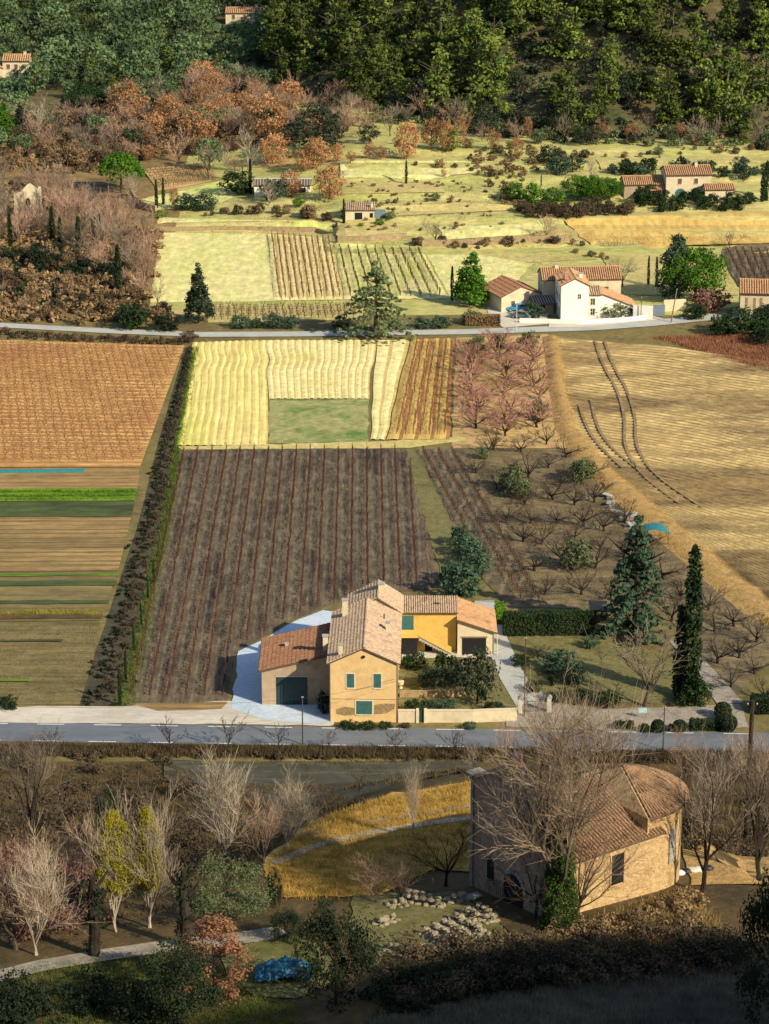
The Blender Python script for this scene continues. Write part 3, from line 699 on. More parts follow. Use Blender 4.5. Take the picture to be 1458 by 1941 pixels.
for k in range(2):
    proto('cypress', [('trunk', trunk_mesh('t', 5, .16, k, 0), 'bark_dark'), ('crown', crown_mesh('c', 'column', 170, 16, 10, .62, .15, .27, .15, 90 + k, 2.2), 'leaf_cypress')])
proto('spruce', [('trunk', trunk_mesh('t', 9, .2, 3, 0), 'bark'), ('crown', crown_mesh('c', 'cone', 300, 18, 10, 2.6, .9, .55, .20, 95, .6), 'leaf_spruce')])
proto('conepine', [('trunk', trunk_mesh('t', 8, .25, 3, 0), 'bark'), ('crown', crown_mesh('c', 'cone', 230, 24, 10, 3.0, .9, .75, .22, 96, .8, .2), 'leaf_umbrella')])
proto('umbrella', [('trunk', trunk_mesh('t', 8.4, .28, 4, 5), 'bark'), ('crown', crown_mesh('c', 'umbrella', 190, 30, 10, 5.2, 3.6, 1.0, .26, 97, .75, up=.3), 'leaf_umbrella')])
proto('bigpine', [('trunk', trunk_mesh('t', 8, .3, 5, 7), 'bark'), ('crown', crown_mesh('c', 'round', 240, 28, 10, 6.2, 1.8, 1.25, .24, 98, .75, .5), 'leaf_umbrella')])
proto('darkpine', [('trunk', trunk_mesh('t', 8, .3, 6, 5), 'bark_dark'), ('crown', crown_mesh('c', 'ragged', 170, 22, 10, 3.1, .8, .9, .22, 99, .8, .4), 'leaf_teal')])
def tiered(seed, mat, R0, tiers=11, drop=.25, nb=9):
    rg = np.random.default_rng(seed); C = []; rd = []
    for i in range(tiers):
        t = i / (tiers - 1); z = 1.0 + 8.6 * t; rr = R0 * (1 - t) ** .8 + .25
        for j in range(max(3, int(nb * (1 - t * .6)))):
            a = rg.random() * 6.28
            for q in np.linspace(.2, 1, 6): C.append((math.cos(a) * rr * q, math.sin(a) * rr * q, z - drop * rr * q * q + rg.normal() * .1)); rd.append(.42 * (1.1 - .5 * q))
    v, f = leafquads(C, rd, 14, .20, rg, .35, .5)
    return npmesh('c', v, f)
proto('cedar', [('trunk', trunk_mesh('t', 9.3, .26, 7, 8), 'bark'), ('crown', tiered(3, 'leaf_cedar', 5.6, 12, .22, 12), 'leaf_cedar')])
proto('darkcedar', [('trunk', trunk_mesh('t', 9.3, .26, 8, 8), 'bark_dark'), ('crown', tiered(4, 'leaf_holm', 3.0, 13, .35), 'leaf_teal')])
for nm, mt in (('olive', 'leaf_olive'), ('teal', 'leaf_teal'), ('bright', 'leaf_bright'), ('hedge', 'leaf_hedge'), ('dark', 'leaf_dark'), ('scrub', 'dry_scrub'), ('brown', 'brown_scrub'), ('redbud', 'leaf_redbud'), ('lime', 'leaf_lime'), ('shrubholm', 'leaf_holm')):
    for k in range(3):
        proto('shrub_' + nm, [('stem', trunk_mesh('t', 6, .35, k, 5), 'bark_dark'), ('foliage', crown_mesh('c', 'round', 46, 26, 10, 5.6, .2, 2.0, .55, 120 + k * 3, .8, .5), mt)])
for k in range(5):      # bare orchard tree, wide and low
    t, b = bare_meshes('orch', 10, 200 + k, .20, 7, 5, 6, 1.3, .36, .25, .045)
    proto('orchard', [('trunk', t, 'bark_dark'), ('branches', b, 'twig_dark')])
    t, b = bare_meshes('orcp', 10, 210 + k, .18, 8, 6, 7, 1.25, .32, .28, .05)
    proto('rose', [('trunk', t, 'bark_dark'), ('branches', b, 'twig_rose')])
for k in range(5):      # upright bare tree
    t, b = bare_meshes('bare', 10, 230 + k, .22, 6, 6, 7, .75, .16, .5, .03)
    proto('bare', [('trunk', t, 'bark'), ('branches', b, 'twig_grey')])
    t, b = bare_meshes('barep', 10, 240 + k, .12, 7, 6, 7, .8, .15, .5, .034)
    proto('barepink', [('trunk', t, 'bark'), ('branches', b, 'twig_pink')])
for k in range(2):
    t, b = bare_meshes('pale', 10, 260 + k, .15, 8, 5, 5, .55, .16, .7, .026)
    proto('pale', [('trunk', t, 'bark_pale'), ('branches', b, 'twig_pale')])
    t, b = bare_meshes('young', 10, 270 + k, .3, 6, 4, 4, .8, .16, .4, .05)
    proto('young', [('trunk', t, 'bark_dark'), ('branches', b, 'twig_dark')])

# ---- wooded hill: pines
pines = scatter([(1560, 262), (1100, 262), (900, 240), (720, 205), (600, 172), (470, 140), (520, 60), (600, -40), (1560, -40)], 290, 3, 3.9)
for i, q in enumerate(pines):
    hh = random.uniform(9, 17.5); sz = 'tall' if hh > 14.5 else ('low' if hh < 11.5 else 'middling')
    plant('pine', i, 'pine_tree', sz + ' green pine standing on the wooded hillside', 'tree', q, hh, sz + ' pines on the wooded hill', wide=random.uniform(1.0, 1.35))
def mass(name, pts, mat, label, cat, hr, seed, leaf=.4, nc=5, nl=16):
    """ground-covering bushes that nobody could count, as one object"""
    rg = np.random.default_rng(seed); C = []; rd = []
    for (x, y) in pts:
        h = rg.uniform(*hr); z = Hs(x, y) if y < 292 or y > 540 else 0.0
        for k in range(nc): C.append((x + rg.normal() * h * .35, y + rg.normal() * h * .35, z + h * rg.uniform(.15, .75))); rd.append(h * rg.uniform(.3, .55))
    v, f = leafquads(C, rd, nl, leaf, rg, .8, .2)
    o = obj(name, npmesh(name, v, f), None, mat, kind='stuff'); return tag(o, label, cat)
HILLP = [(1600, 284), (1100, 276), (900, 255), (720, 222), (600, 190), (450, 150), (520, 60), (600, -60), (1600, -60)]
ho = scatter(HILLP, 150, 9, 3.5)
for i, q in enumerate(ho): plant('holm', i, 'oak_tree', 'dark evergreen oak growing between the hillside pines', 'tree', q, random.uniform(3.5, 6), 'evergreen oaks between the hillside pines', wide=1.1)
mass('undergrowth', scatter(HILLP, 1000, 5), 'leaf_holm', 'dark green undergrowth between the hillside pines', 'undergrowth', (1.2, 3.6), 5)
mass('undergrowth', scatter(HILLP, 650, 6), 'leaf_olive', 'grey green undergrowth between the hillside pines', 'undergrowth', (1.0, 2.8), 6)
mass('undergrowth', scatter(HILLP, 260, 7), 'dry_scrub', 'dry brown undergrowth between the hillside pines', 'undergrowth', (.8, 2.2), 7)
foot = scatter([(1800, 290), (1100, 288), (900, 268), (640, 245), (560, 190), (720, 190), (900, 220), (1100, 250), (1800, 265)], 60, 8, 3.5)
for i, q in enumerate(foot):
    k, n, lb, hh = [('bare', 'bare_tree', 'grey leafless tree along the foot of the wooded hill', 7), ('shrub_olive', 'shrub', 'grey green bush along the foot of the wooded hill', 3.5), ('holm', 'oak_tree', 'dark evergreen oak along the foot of the wooded hill', 5.5),
                    ('russet', 'oak_tree', 'small russet oak along the foot of the wooded hill', 4), ('barepink', 'bare_tree', 'pinkish leafless tree along the foot of the wooded hill', 5), ('pine', 'pine_tree', 'small bright pine along the foot of the wooded hill', 5)][i % 6]
    plant(k, i, n, lb, 'tree' if 'tree' in n else 'shrub', q, hh * random.uniform(.8, 1.25), lb + 's')
# ---- distant forest on the left
fr = scatter([(-80, 200), (210, 185), (330, 155), (450, 140), (640, -40), (-80, -60)], 290, 4, 5.2)
CLEAR = [P(460, 46), P(20, 148)]
fr = [q for q in fr if not any(abs(q[0] - c.x) < 9 and -85 < q[1] - c.y < 12 for c in CLEAR)]
for i, q in enumerate(fr):
    hh = random.uniform(5, 12); sz = 'tall' if hh > 9.5 else ('low' if hh < 7 else 'medium sized')
    plant('pine' if i % 5 == 4 else 'forest', i, 'forest_tree', sz + ' blue green tree in the distant woodland', 'tree', q, hh, sz + ' trees of the distant woodland', wide=random.uniform(.9, 1.25))
# ---- copper oaks and bare trees between the woodland and the terraces (base pixel x, y, height px, kind, index)
for i, (x, y, h, w) in enumerate([(243, 235, 78, 1.0), (320, 240, 60, 1.1), (372, 275, 65, 1.2), (505, 262, 82, 1.05), (520, 310, 55, 1.1), (600, 320, 58, 1.0), (575, 325, 40, 1.0), (552, 372, 48, .9), (625, 378, 62, 1.0), (772, 300, 68, .8), (818, 282, 55, .7), (845, 288, 60, .55),
                                  (330, 395, 38, .5), (390, 245, 50, 1.2), (455, 225, 48, 1.2), (295, 200, 40, 1.3), (640, 305, 32, .8), (283, 303, 28, 1.0)]):
    p = P(x, y); plant('copper', i, 'oak_tree', ['full copper leaved oak by the terraces', 'copper leaved oak in the thicket below the woodland'][y < 300], 'tree', p, hpx(p, h), ['copper oaks by the terraces', 'copper oaks in the thicket'][y < 300], wide=w)
for i, (x, y, h, w) in enumerate([(700, 300, 28, 1.0), (722, 302, 25, 1.0), (980, 300, 40, .8), (1000, 262, 38, .6), (872, 280, 55, .6), (842, 335, 18, .7), (935, 285, 40, .8), (665, 310, 22, 1.2)]):
    p = P(x, y); plant('russet', i, 'oak_tree', 'low russet leaved oak on the upper terraces', 'tree', p, hpx(p, h), 'russet oaks on the upper terraces', wide=w)
for i, (x, y) in enumerate([(180, 235), (215, 262), (270, 262), (340, 290), (400, 215), (430, 250), (470, 250), (350, 190), (420, 180), (480, 205), (530, 215), (560, 235), (660, 215), (690, 245), (740, 240), (640, 180), (300, 185), (250, 180), (395, 320), (445, 322), (560, 262), (620, 205), (770, 220), (800, 205), (860, 235), (340, 235), (200, 300), (240, 290), (160, 290)]):
    p = P(x, y + 18); plant(['bare', 'barepink'][i % 2], i, 'bare_tree', ['grey leafless tree in the thicket below the woodland', 'pinkish leafless tree in the thicket below the woodland'][i % 2], 'tree', p, random.uniform(6, 9), ['grey bare trees of the far thicket', 'pinkish bare trees of the far thicket'][i % 2], wide=1.2)
bx = scatter([(-60, 300), (180, 240), (420, 220), (640, 240), (640, 262), (420, 300), (200, 312), (-60, 330)], 70, 12, 3.0)
for i, q in enumerate(bx):
    k = ['shrub_scrub', 'shrub_brown', 'shrub_scrub', 'barepink'][i % 4]
    lb = {'shrub_scrub': 'straw coloured bush on the rough ground below the woodland', 'shrub_brown': 'dark brown bush on the rough ground below the woodland', 'barepink': 'low leafless sapling on the rough ground below the woodland'}[k]
    plant(k, i, 'bare_sapling' if k == 'barepink' else 'shrub', lb, 'sapling' if k == 'barepink' else 'shrub', q, random.uniform(2, 4.5), lb)
fill = scatter([(-60, 240), (150, 215), (260, 180), (400, 150), (470, 160), (560, 205), (680, 235), (660, 262), (560, 250), (430, 265), (330, 262), (180, 290), (-60, 300)], 110, 13, 3.4)
for i, q in enumerate(fill):
    k, n, lb = [('bare', 'bare_tree', 'grey leafless tree in the wood edge below the distant woodland'), ('barepink', 'bare_tree', 'pinkish leafless tree in the wood edge below the distant woodland'), ('copper', 'oak_tree', 'copper leaved oak in the wood edge below the distant woodland'), ('barepink', 'bare_tree', 'pinkish leafless tree in the wood edge below the distant woodland'), ('forest', 'forest_tree', 'small green tree in the wood edge below the distant woodland')][i % 5]
    if k == 'copper' and q[0] < -64: k, n, lb = 'bare', 'bare_tree', 'grey leafless tree in the wood edge below the distant woodland'
    plant(k, i, n, lb, 'tree', q, random.uniform(4.5, 8), lb + 's', wide=1.25)
mass('wood_edge_scrub', scatter([(-60, 330), (-60, 230), (150, 215), (260, 180), (400, 150), (470, 160), (560, 205), (680, 235), (640, 270), (430, 285), (280, 300), (180, 330)], 520, 23), 'dry_scrub', 'dry tan scrub filling the wood edge below the distant woodland', 'scrub', (1.0, 2.6), 23)
mass('wood_edge_scrub', scatter([(-60, 330), (-60, 230), (150, 215), (260, 180), (400, 150), (470, 160), (560, 205), (680, 235), (640, 270), (430, 285), (280, 300), (180, 330)], 240, 24), 'brown_scrub', 'dark brown scrub in the wood edge below the distant woodland', 'scrub', (1.0, 2.8), 24)
mass('thicket_scrub', scatter([(-60, 610), (-60, 340), (120, 372), (250, 420), (300, 450), (282, 570), (330, 612)], 520, 25), 'dry_scrub', 'tan scrub under the leafless trees of the thicket around the stone ruin', 'scrub', (.8, 2.4), 25)
mass('thicket_scrub', scatter([(-60, 560), (-60, 480), (100, 470), (240, 520), (300, 600), (200, 600)], 130, 26), 'leaf_dark', 'black green scrub under the leafless trees of the thicket around the stone ruin', 'scrub', (.8, 2.4), 26)
# ---- thicket of leafless trees on the left
bl = scatter([(-60, 470), (-60, 345), (120, 372), (250, 420), (300, 450), (282, 570), (330, 605), (240, 560), (120, 480)], 95, 14, 2.6)
for i, q in enumerate(bl):
    k = ['barepink', 'bare', 'barepink', 'bare', 'barepink'][i % 5]
    plant(k, i, 'bare_tree', {'bare': 'grey leafless tree in the thicket around the stone ruin', 'barepink': 'pinkish leafless tree in the thicket around the stone ruin'}[k], 'tree', q, random.uniform(5, 8.5), {'bare': 'grey trees of the thicket around the stone ruin', 'barepink': 'pinkish trees of the thicket around the stone ruin'}[k])
bs = scatter([(-60, 610), (-60, 500), (100, 490), (240, 540), (330, 612), (320, 622)], 80, 15, 2.0)
for i, q in enumerate(bs):
    k = ['shrub_scrub', 'shrub_scrub', 'barepink', 'shrub_brown'][i % 4]
    lb = {'shrub_scrub': 'dry tan bush above the upper road', 'shrub_brown': 'dark brown bramble bush above the upper road', 'barepink': 'leafless pink sapling above the upper road'}[k]
    plant(k, i, 'bare_sapling' if k == 'barepink' else 'shrub', lb, 'sapling' if k == 'barepink' else 'shrub', q, random.uniform(1.6, 3.6), lb)
bd = scatter([(0, 505), (60, 480), (170, 500), (220, 540), (120, 520)], 16, 16, 2.5)
for i, q in enumerate(bd): plant('shrub_dark', i, 'shrub', 'near black evergreen bush inside the thicket around the stone ruin', 'shrub', q, random.uniform(2.5, 4), 'dark bushes inside the thicket around the stone ruin')
for i, (x, y, h) in enumerate([(20, 470, 60), (100, 465, 70), (115, 470, 55), (150, 490, 75), (225, 560, 90), (190, 475, 65)]):
    p = P(x, y); plant('cypress', i, 'ivy_clad_trunk', 'ivy covered tree trunk among the leafless trees of the thicket around the stone ruin', 'tree', p, hpx(p, h), 'ivy clad trunks of the thicket around the stone ruin', wide=1.3)

# ---- single trees of the middle distance
def solo(kind, x, y, h, name, label, cat='tree', wide=1.0, idx=0, group=None):
    p = P(x, y); return plant(kind, idx, name, label, cat, p, hpx(p, h), group, wide=wide)
solo('spruce', 377, 612, 106, 'spruce_tree', 'dark blue green spruce standing alone beside the upper road', wide=1.0)
solo('cedar', 712, 640, 140, 'cedar_tree', 'broad pale green cedar with drooping tiers beside the upper road', wide=.95)
solo('conepine', 893, 578, 98, 'pine_tree', 'bright green cone shaped pine beside the white farmhouse', wide=1.15)
solo('bigpine', 1318, 572, 95, 'pine_tree', 'broad bright green pine by the white farmhouse garden', wide=1.0)
solo('darkpine', 1278, 570, 112, 'pine_tree', 'tall darker pine beside the broad bright pine', wide=1.0)
solo('umbrella', 230, 365, 72, 'umbrella_pine', 'bright green umbrella pine with a flat dome crown', wide=1.05)
solo('forest', 398, 322, 60, 'pine_tree', 'round mid green pine among copper oaks', wide=1.0)
solo('holm', 598, 290, 82, 'oak_tree', 'large dark evergreen oak behind the copper oaks', wide=1.3)
solo('holm', 700, 272, 35, 'oak_tree', 'small dark evergreen oak on the grass below the wooded hill', wide=1.0)
solo('pine', 856, 285, 52, 'pine_tree', 'small bright green pine between russet oaks', wide=1.2)
solo('pine', 535, 165, 80, 'pine_tree', 'lone pine in front of the dark flank of the wooded hill', wide=1.0)
solo('pale', 470, 325, 82, 'bare_tree', 'tall white barked leafless tree among copper oaks', wide=1.1)
solo('pale', 250, 375, 40, 'bare_tree', 'white barked leafless tree beside the umbrella pine', wide=1.5)
solo('pale', 510, 390, 45, 'bare_tree', 'white barked leafless tree on the terrace below the hidden house', wide=1.6)
solo('bare', 825, 462, 45, 'bare_tree', 'round dark leafless tree on the terrace edge', wide=1.5)
solo('bare', 1383, 472, 38, 'bare_tree', 'round dark leafless tree at the edge of the golden field', wide=1.6)
solo('barepink', 1035, 450, 40, 'bare_tree', 'pale leafless tree at the corner of the golden field', wide=1.3)
solo('bare', 1180, 545, 60, 'bare_tree', 'leafless tree behind the white farmhouse', wide=1.5, idx=2)
solo('pale', 190, 480, 70, 'bare_tree', 'pale barked tree in the thicket around the stone ruin', wide=.8)
solo('pale', 1120, 345, 45, 'bare_tree', 'white barked leafless tree behind the garden shrubs', wide=1.0)
for i, (x, y, h, w, lb) in enumerate([(297, 395, 52, 1, 'taller cypress of the pair on the lime green terrace'), (310, 388, 48, 1, 'shorter cypress of the pair on the lime green terrace'), (475, 368, 62, .9, 'slim cypress beside the clipped evergreen block'), (460, 338, 20, 1, 'small cypress behind the clipped evergreen block'),
        (770, 349, 42, .95, 'lone slim cypress on the terrace lawn'), (652, 425, 45, 1, 'cypress beside the small stone hut'), (857, 570, 62, .8, 'slim cypress touching the bright cone shaped pine'),
        (1229, 540, 52, .8, 'slim cypress behind the white farmhouse, beside its twin'), (1244, 545, 55, .8, 'slim cypress behind the white farmhouse, next to the dark pine'), (1445, 382, 55, 1.3, 'dark cypress behind the cream villa'), (1452, 380, 70, 1.2, 'tall dark cypress at the end of the cream villa hedge'),
        (1026, 352, 20, 1.0, 'small cypress behind the villa shrubs')]):
    p = P(x, y); plant('cypress', i, 'cypress_tree', lb, 'tree', p, hpx(p, h), wide=w)
for i, (x, y, h) in enumerate([(292, 1105, 45), (281, 1135, 38), (268, 1185, 42), (254, 1235, 50), (239, 1290, 58), (228, 1338, 70)]):
    p = P(x, y); plant('cypress', i, 'young_cypress', 'young slim cypress in the row along the ditch hedge', 'tree', p, hpx(p, h), 'young cypresses along the ditch hedge', wide=.75)
for x, y, h, w, k, lb in [(1010, 385, 35, 1.1, 'shrub_bright', 'bright green laurel shrub in the villa hedge'), (975, 380, 32, 1.2, 'shrub_bright', 'bright green round shrub at the end of the villa hedge'), (1050, 388, 30, 1.2, 'shrub_bright', 'lime green shrub in front of the villa pines'),
        (1095, 380, 44, 1.1, 'bigpine', 'dark green rounded tree at the lime shrub end of the villa garden'), (1125, 382, 46, 1.0, 'bigpine', 'tallest dark green rounded tree in the villa garden'), (1155, 380, 40, 1.0, 'bigpine', 'dark green rounded tree next to the cream villa wall'),
        (1040, 310, 35, 1.3, 'holm', 'dark evergreen oak behind the villa garden'), (1060, 330, 32, 1.3, 'shrub_teal', 'grey green bush behind the villa garden'), (1085, 325, 30, 1.4, 'holm', 'evergreen oak in the copse behind the villa'),
        (450, 366, 38, 1.4, 'shrub_hedge', 'clipped dark evergreen block beside the slim cypress'), (355, 398, 28, 1.4, 'shrub_teal', 'dark round bush under the pair of cypresses'), (390, 398, 30, 1.2, 'shrub_teal', 'blue green round bush on the lime terrace'), (302, 411, 10, 3, 'shrub_bright', 'low green bush at the foot of the cypress pair'),
        (520, 378, 36, 1.2, 'shrub_teal', 'blue green bush in front of the hidden house'), (565, 392, 16, 1.2, 'shrub_bright', 'small bright bush below the copper oaks'), (720, 427, 12, 1.4, 'shrub_bright', 'bright round bush on the lawn by the stone hut'), (685, 430, 8, 1.2, 'shrub_lime', 'tiny yellow bush on the lawn by the stone hut'), (740, 415, 14, 1.2, 'shrub_olive', 'olive bush at the gable of the stone hut'),
        (455, 622, 24, 1.3, 'shrub_teal', 'blue green bush on the road verge, first from the spruce'), (486, 622, 18, 1.2, 'shrub_teal', 'blue green bush on the road verge, second from the spruce'), (517, 622, 27, 1.2, 'shrub_teal', 'blue green bush on the road verge, third from the spruce'), (550, 622, 22, 1.3, 'shrub_teal', 'blue green bush on the road verge, fourth from the spruce'),
        (648, 622, 22, 1.4, 'shrub_teal', 'blue green bush beside the broad cedar'), (800, 622, 20, 1.6, 'shrub_teal', 'low bush between the broad cedar and the brown clipped hedge'), (835, 622, 22, 1.5, 'shrub_teal', 'low bush before the clipped brown hedge'),
        (315, 628, 30, 1.3, 'shrub_dark', 'dark evergreen bush at the end of the upper road thicket'), (250, 622, 45, 1.2, 'shrub_hedge', 'dark green ivy mound at the end of the thicket'), (358, 648, 20, 1.4, 'shrub_brown', 'brown bush where the ditch hedge meets the upper road'),
        (1160, 600, 30, 1.6, 'shrub_olive', 'round olive bush in the white farmhouse garden'), (1190, 600, 20, 1.4, 'shrub_teal', 'green bush by the low white garden wall'), (1310, 606, 22, 1.2, 'shrub_hedge', 'clipped round bush by the garden gate'), (1325, 604, 24, 1.2, 'shrub_hedge', 'second clipped round bush by the garden gate'),
        (1345, 590, 40, 1.5, 'shrub_redbud', 'reddish bush near the tiled barn'), (1010, 603, 30, 1.1, 'shrub_teal', 'grey bush against the shaded wall of the white farmhouse'), (895, 612, 22, 1.6, 'shrub_olive', 'olive bush behind the clipped brown hedge')]:
    p = P(x, y); plant(k, x, 'garden_tree' if k in ('holm', 'bigpine') else 'shrub', lb, 'tree' if k in ('holm', 'bigpine') else 'shrub', p, hpx(p, h), wide=w * (1.0 if k.startswith('shrub') else 1))
for i, q in enumerate(scatter([(1370, 640), (1390, 605), (1480, 585), (1600, 600), (1600, 680), (1440, 655)], 16, 19, 3)):
    plant(['shrub_dark', 'shrub_hedge'][i % 2], i, 'shrub', ['black green evergreen bush in front of the tiled barn', 'deep green evergreen bush in front of the tiled barn'][i % 2], 'shrub', q, random.uniform(3, 5), ['black green bushes by the barn', 'deep green bushes by the barn'][i % 2], wide=1.2)
for i, q in enumerate(scatter([(1200, 395), (1230, 378), (1430, 385), (1430, 400), (1250, 402)], 16, 20, 2.2)):
    plant('shrub_hedge', i, 'shrub', 'dark rounded hedge bush in front of the cream villa', 'shrub', q, random.uniform(2, 3.6), 'hedge bushes before the cream villa')
for i, q in enumerate(scatter([(1130, 332), (1180, 326), (1600, 326), (1600, 345), (1250, 345)], 26, 21, 2.6)):
    plant(['shrub_hedge', 'shrub_teal'][i % 2], i, 'shrub', ['dark bush in the belt behind the cream villa', 'grey green bush in the belt behind the cream villa'][i % 2], 'shrub', q, random.uniform(2, 4), ['dark bushes behind the villa', 'grey green bushes behind the villa'][i % 2])
for i, q in enumerate(scatter([(985, 398), (1010, 390), (1200, 392), (1200, 408), (1060, 416), (990, 418)], 36, 22, 1.8)):
    plant('shrub_brown', i, 'shrub', 'brown leafless hedge bush between villa garden and golden field', 'shrub', q, random.uniform(1.6, 2.6), 'brown hedge bushes by the golden field')
def bushline(px, n, kinds, label, group, hr, seed, jit=1.1):
    A = resample([P(*q) for q in px], n); rg = random.Random(seed)
    for i, q in enumerate(A):
        k = kinds[i % len(kinds)]; plant(k, i, 'shrub', label[i % len(label)], 'shrub', (q[0] + rg.gauss(0, jit), q[1] + rg.gauss(0, jit)), rg.uniform(*hr) * rg.choice((.5, .7, 1, 1, 1.2)), group[i % len(group)])
bushline([(385, 410), (480, 405), (560, 412), (630, 420)], 20, ['shrub_scrub', 'shrub_teal', 'shrub_brown'], ['tan bush on the bank above the lime field', 'green bush on the bank above the lime field', 'brown bush on the bank above the lime field'], ['tan bank bushes', 'green bank bushes', 'brown bank bushes'], (1.2, 2.6), 31)
bushline([(660, 390), (760, 385), (860, 380)], 9, ['shrub_scrub', 'shrub_olive'], ['dry bush on the terrace bank by the stone hut', 'olive bush on the terrace bank by the stone hut'], ['dry terrace bushes', 'olive terrace bushes'], (.8, 1.6), 32)
bushline([(800, 462), (850, 468), (950, 466), (1050, 458), (1110, 480), (1140, 492)], 24, ['shrub_brown', 'shrub_scrub'], ['brown bush on the dark terrace edge behind the white farmhouse', 'tan bush on the dark terrace edge behind the white farmhouse'], ['brown terrace edge bushes', 'tan terrace edge bushes'], (.9, 1.8), 33)
bushline([(800, 312), (880, 318), (930, 345), (960, 370), (985, 392)], 14, ['shrub_brown', 'shrub_scrub'], ['brown bush along the sunken bank beside the terrace lawn', 'tan bush along the sunken bank beside the terrace lawn'], ['brown sunken bank bushes', 'tan sunken bank bushes'], (1.0, 2.2), 34)
bushline([(0, 632), (120, 640), (240, 645), (345, 650)], 30, ['shrub_scrub', 'shrub_redbud', 'shrub_brown'], ['tan bush on the verge below the upper road', 'reddish bush on the verge below the upper road', 'brown bush on the verge below the upper road'], ['tan verge bushes', 'reddish verge bushes', 'brown verge bushes'], (.6, 1.2), 35, .4)
bushline([(900, 285), (1000, 290), (1150, 300), (1300, 290), (1458, 285)], 30, ['shrub_scrub', 'shrub_olive', 'shrub_brown'], ['tan bush along the track under the wooded hill', 'olive bush along the track under the wooded hill', 'brown bush along the track under the wooded hill'], ['tan track bushes', 'olive track bushes', 'brown track bushes'], (1.0, 2.2), 36)

# ---- orchard
oc = []
for (x0, y0), (x1, y1), n in (((890, 655), (905, 800), 8), ((950, 648), (965, 815), 8), ((1003, 650), (1025, 800), 7)):
    for i in range(n):
        t = i / (n - 1); oc.append((x0 + (x1 - x0) * t + random.uniform(-8, 8), y0 + (y1 - y0) * t + random.uniform(-4, 4)))
for i, (x, y) in enumerate(oc):
    if i in (0, 16, 21): continue
    p = P(x, y + 10); plant('rose', i, 'fruit_tree', 'leafless rosy fruit tree in the sunny part of the orchard', 'tree', p, random.uniform(4.2, 5.4), 'rosy orchard trees', wide=1.45)
lo = [(920, 850), (935, 845), (985, 850), (1040, 835), (1075, 860), (1035, 880), (1120, 900), (900, 890), (1000, 900), (1060, 915), (1050, 940), (990, 950), (1090, 950), (1130, 945), (1010, 985), (1060, 985), (1100, 990), (960, 985), (1140, 1000), (1030, 1025), (1085, 1015), (1140, 1035), (990, 1020),
      (1060, 1060), (1125, 1070), (1180, 1050), (1010, 1075), (1180, 985), (1220, 1060), (1260, 1090), (1230, 1120), (1290, 1130), (1340, 1150), (1270, 1170), (1350, 1190), (1390, 1180), (1400, 1240), (1440, 1210), (1365, 1250), (1430, 1270), (1450, 1320), (1385, 1295), (1160, 1130), (1100, 1120), (1030, 1120), (945, 920)]
for i, (x, y) in enumerate(lo):
    p = P(x + random.uniform(-6, 6), y + 8); plant('orchard', i, 'fruit_tree', 'dark leafless fruit tree in the lower orchard', 'tree', p, random.uniform(3.0, 4.4), 'dark orchard trees', wide=1.3)
for i, (x, y, h) in enumerate([(905, 672, 34), (1003, 665, 34), (1020, 795, 36), (970, 930, 46), (985, 945, 36), (1098, 915, 42), (1095, 1080, 55), (915, 870, 22), (945, 660, 26), (1110, 905, 34)]):
    p = P(x, y); plant('shrub_olive', i, 'olive_tree', 'rounded grey green olive tree in the orchard', 'tree', p, hpx(p, h), 'olive trees of the orchard', wide=1.0)
for i, (x, y, h) in enumerate([(875, 1035, 36), (885, 1055, 40), (895, 1075, 42), (905, 1092, 40), (862, 1105, 40), (870, 1130, 62)]):
    p = P(x, y); plant('shrub_teal', i, 'olive_tree', 'bushy green tree in the grass strip behind the farmhouse', 'tree', p, hpx(p, h), 'bushy trees behind the farmhouse', wide=1.1)

# ---- vines
def vine_mesh(seed):
    rg = random.Random(seed); mb = MB(); h = rg.uniform(.5, .7)
    mb.tube([(0, 0, -.05), (rg.gauss(0, .05), rg.gauss(0, .04), h * .5), (0, 0, h)], [.075, .06, .065], 4)
    for s in (-1, 1):
        mb.tube([(0, 0, h), (rg.gauss(0, .03), s * .3, h + .12), (rg.gauss(0, .03), s * .5, h + .1)], [.055, .045, .035], 3)
        for k in range(3):
            y = s * rg.uniform(.1, .5); mb.tube([(0, y, h + .1), (rg.gauss(0, .12), y + rg.gauss(0, .1), h + rg.uniform(.35, .7))], [.03, .02], 3)
    return mb
VM = [vine_mesh(k) for k in range(5)]; VME = []
for k, mb in enumerate(VM):
    me = mb.mesh('vine'); me.materials.append(MATS['vine_wood']); VME.append(me)
vines = []
VP_ = [P(*q) for q in [(348, 858), (770, 855), (832, 1100), (660, 1132), (545, 1172), (446, 1232), (432, 1322), (248, 1325)]]
for k in range(17):
    for j in range(100):
        y = 293 + j * 1.08; x = -30.6 + 2.2 * k - .008 * (y - 300)
        if in_poly(x, y, VP_) and random.random() > .05: vines.append((x + random.gauss(0, .06), y, 0.0))
sk = math.radians(8.5)
VQ = [P(*q) for q in [(798, 858), (872, 856), (1030, 1140), (962, 1142)]]
a0 = P(798, 858)
for k in range(6):
    for j in range(80):
        d = j * 1.08; x = a0.x + .3 + k * 2.2 + math.sin(sk) * d; y = a0.y - math.cos(sk) * d + k * .3
        if in_poly(x, y, VQ): vines.append((x, y, sk))
vines.sort(key=lambda q: q[1])
for i, (x, y, a) in enumerate(vines[:295]):
    o = bpy.data.objects.new('grape_vine', VME[i % 5]); col.objects.link(o); o.location = (x, y, .06); o.rotation_euler = (0, 0, -a + random.choice((0, math.pi))); o.scale = (1, 1, random.uniform(.85, 1.25))
    tag(o, 'leafless pruned grape vine in a row of the vineyard by the farmhouse', 'vine', 'grape vines near the farmhouse')
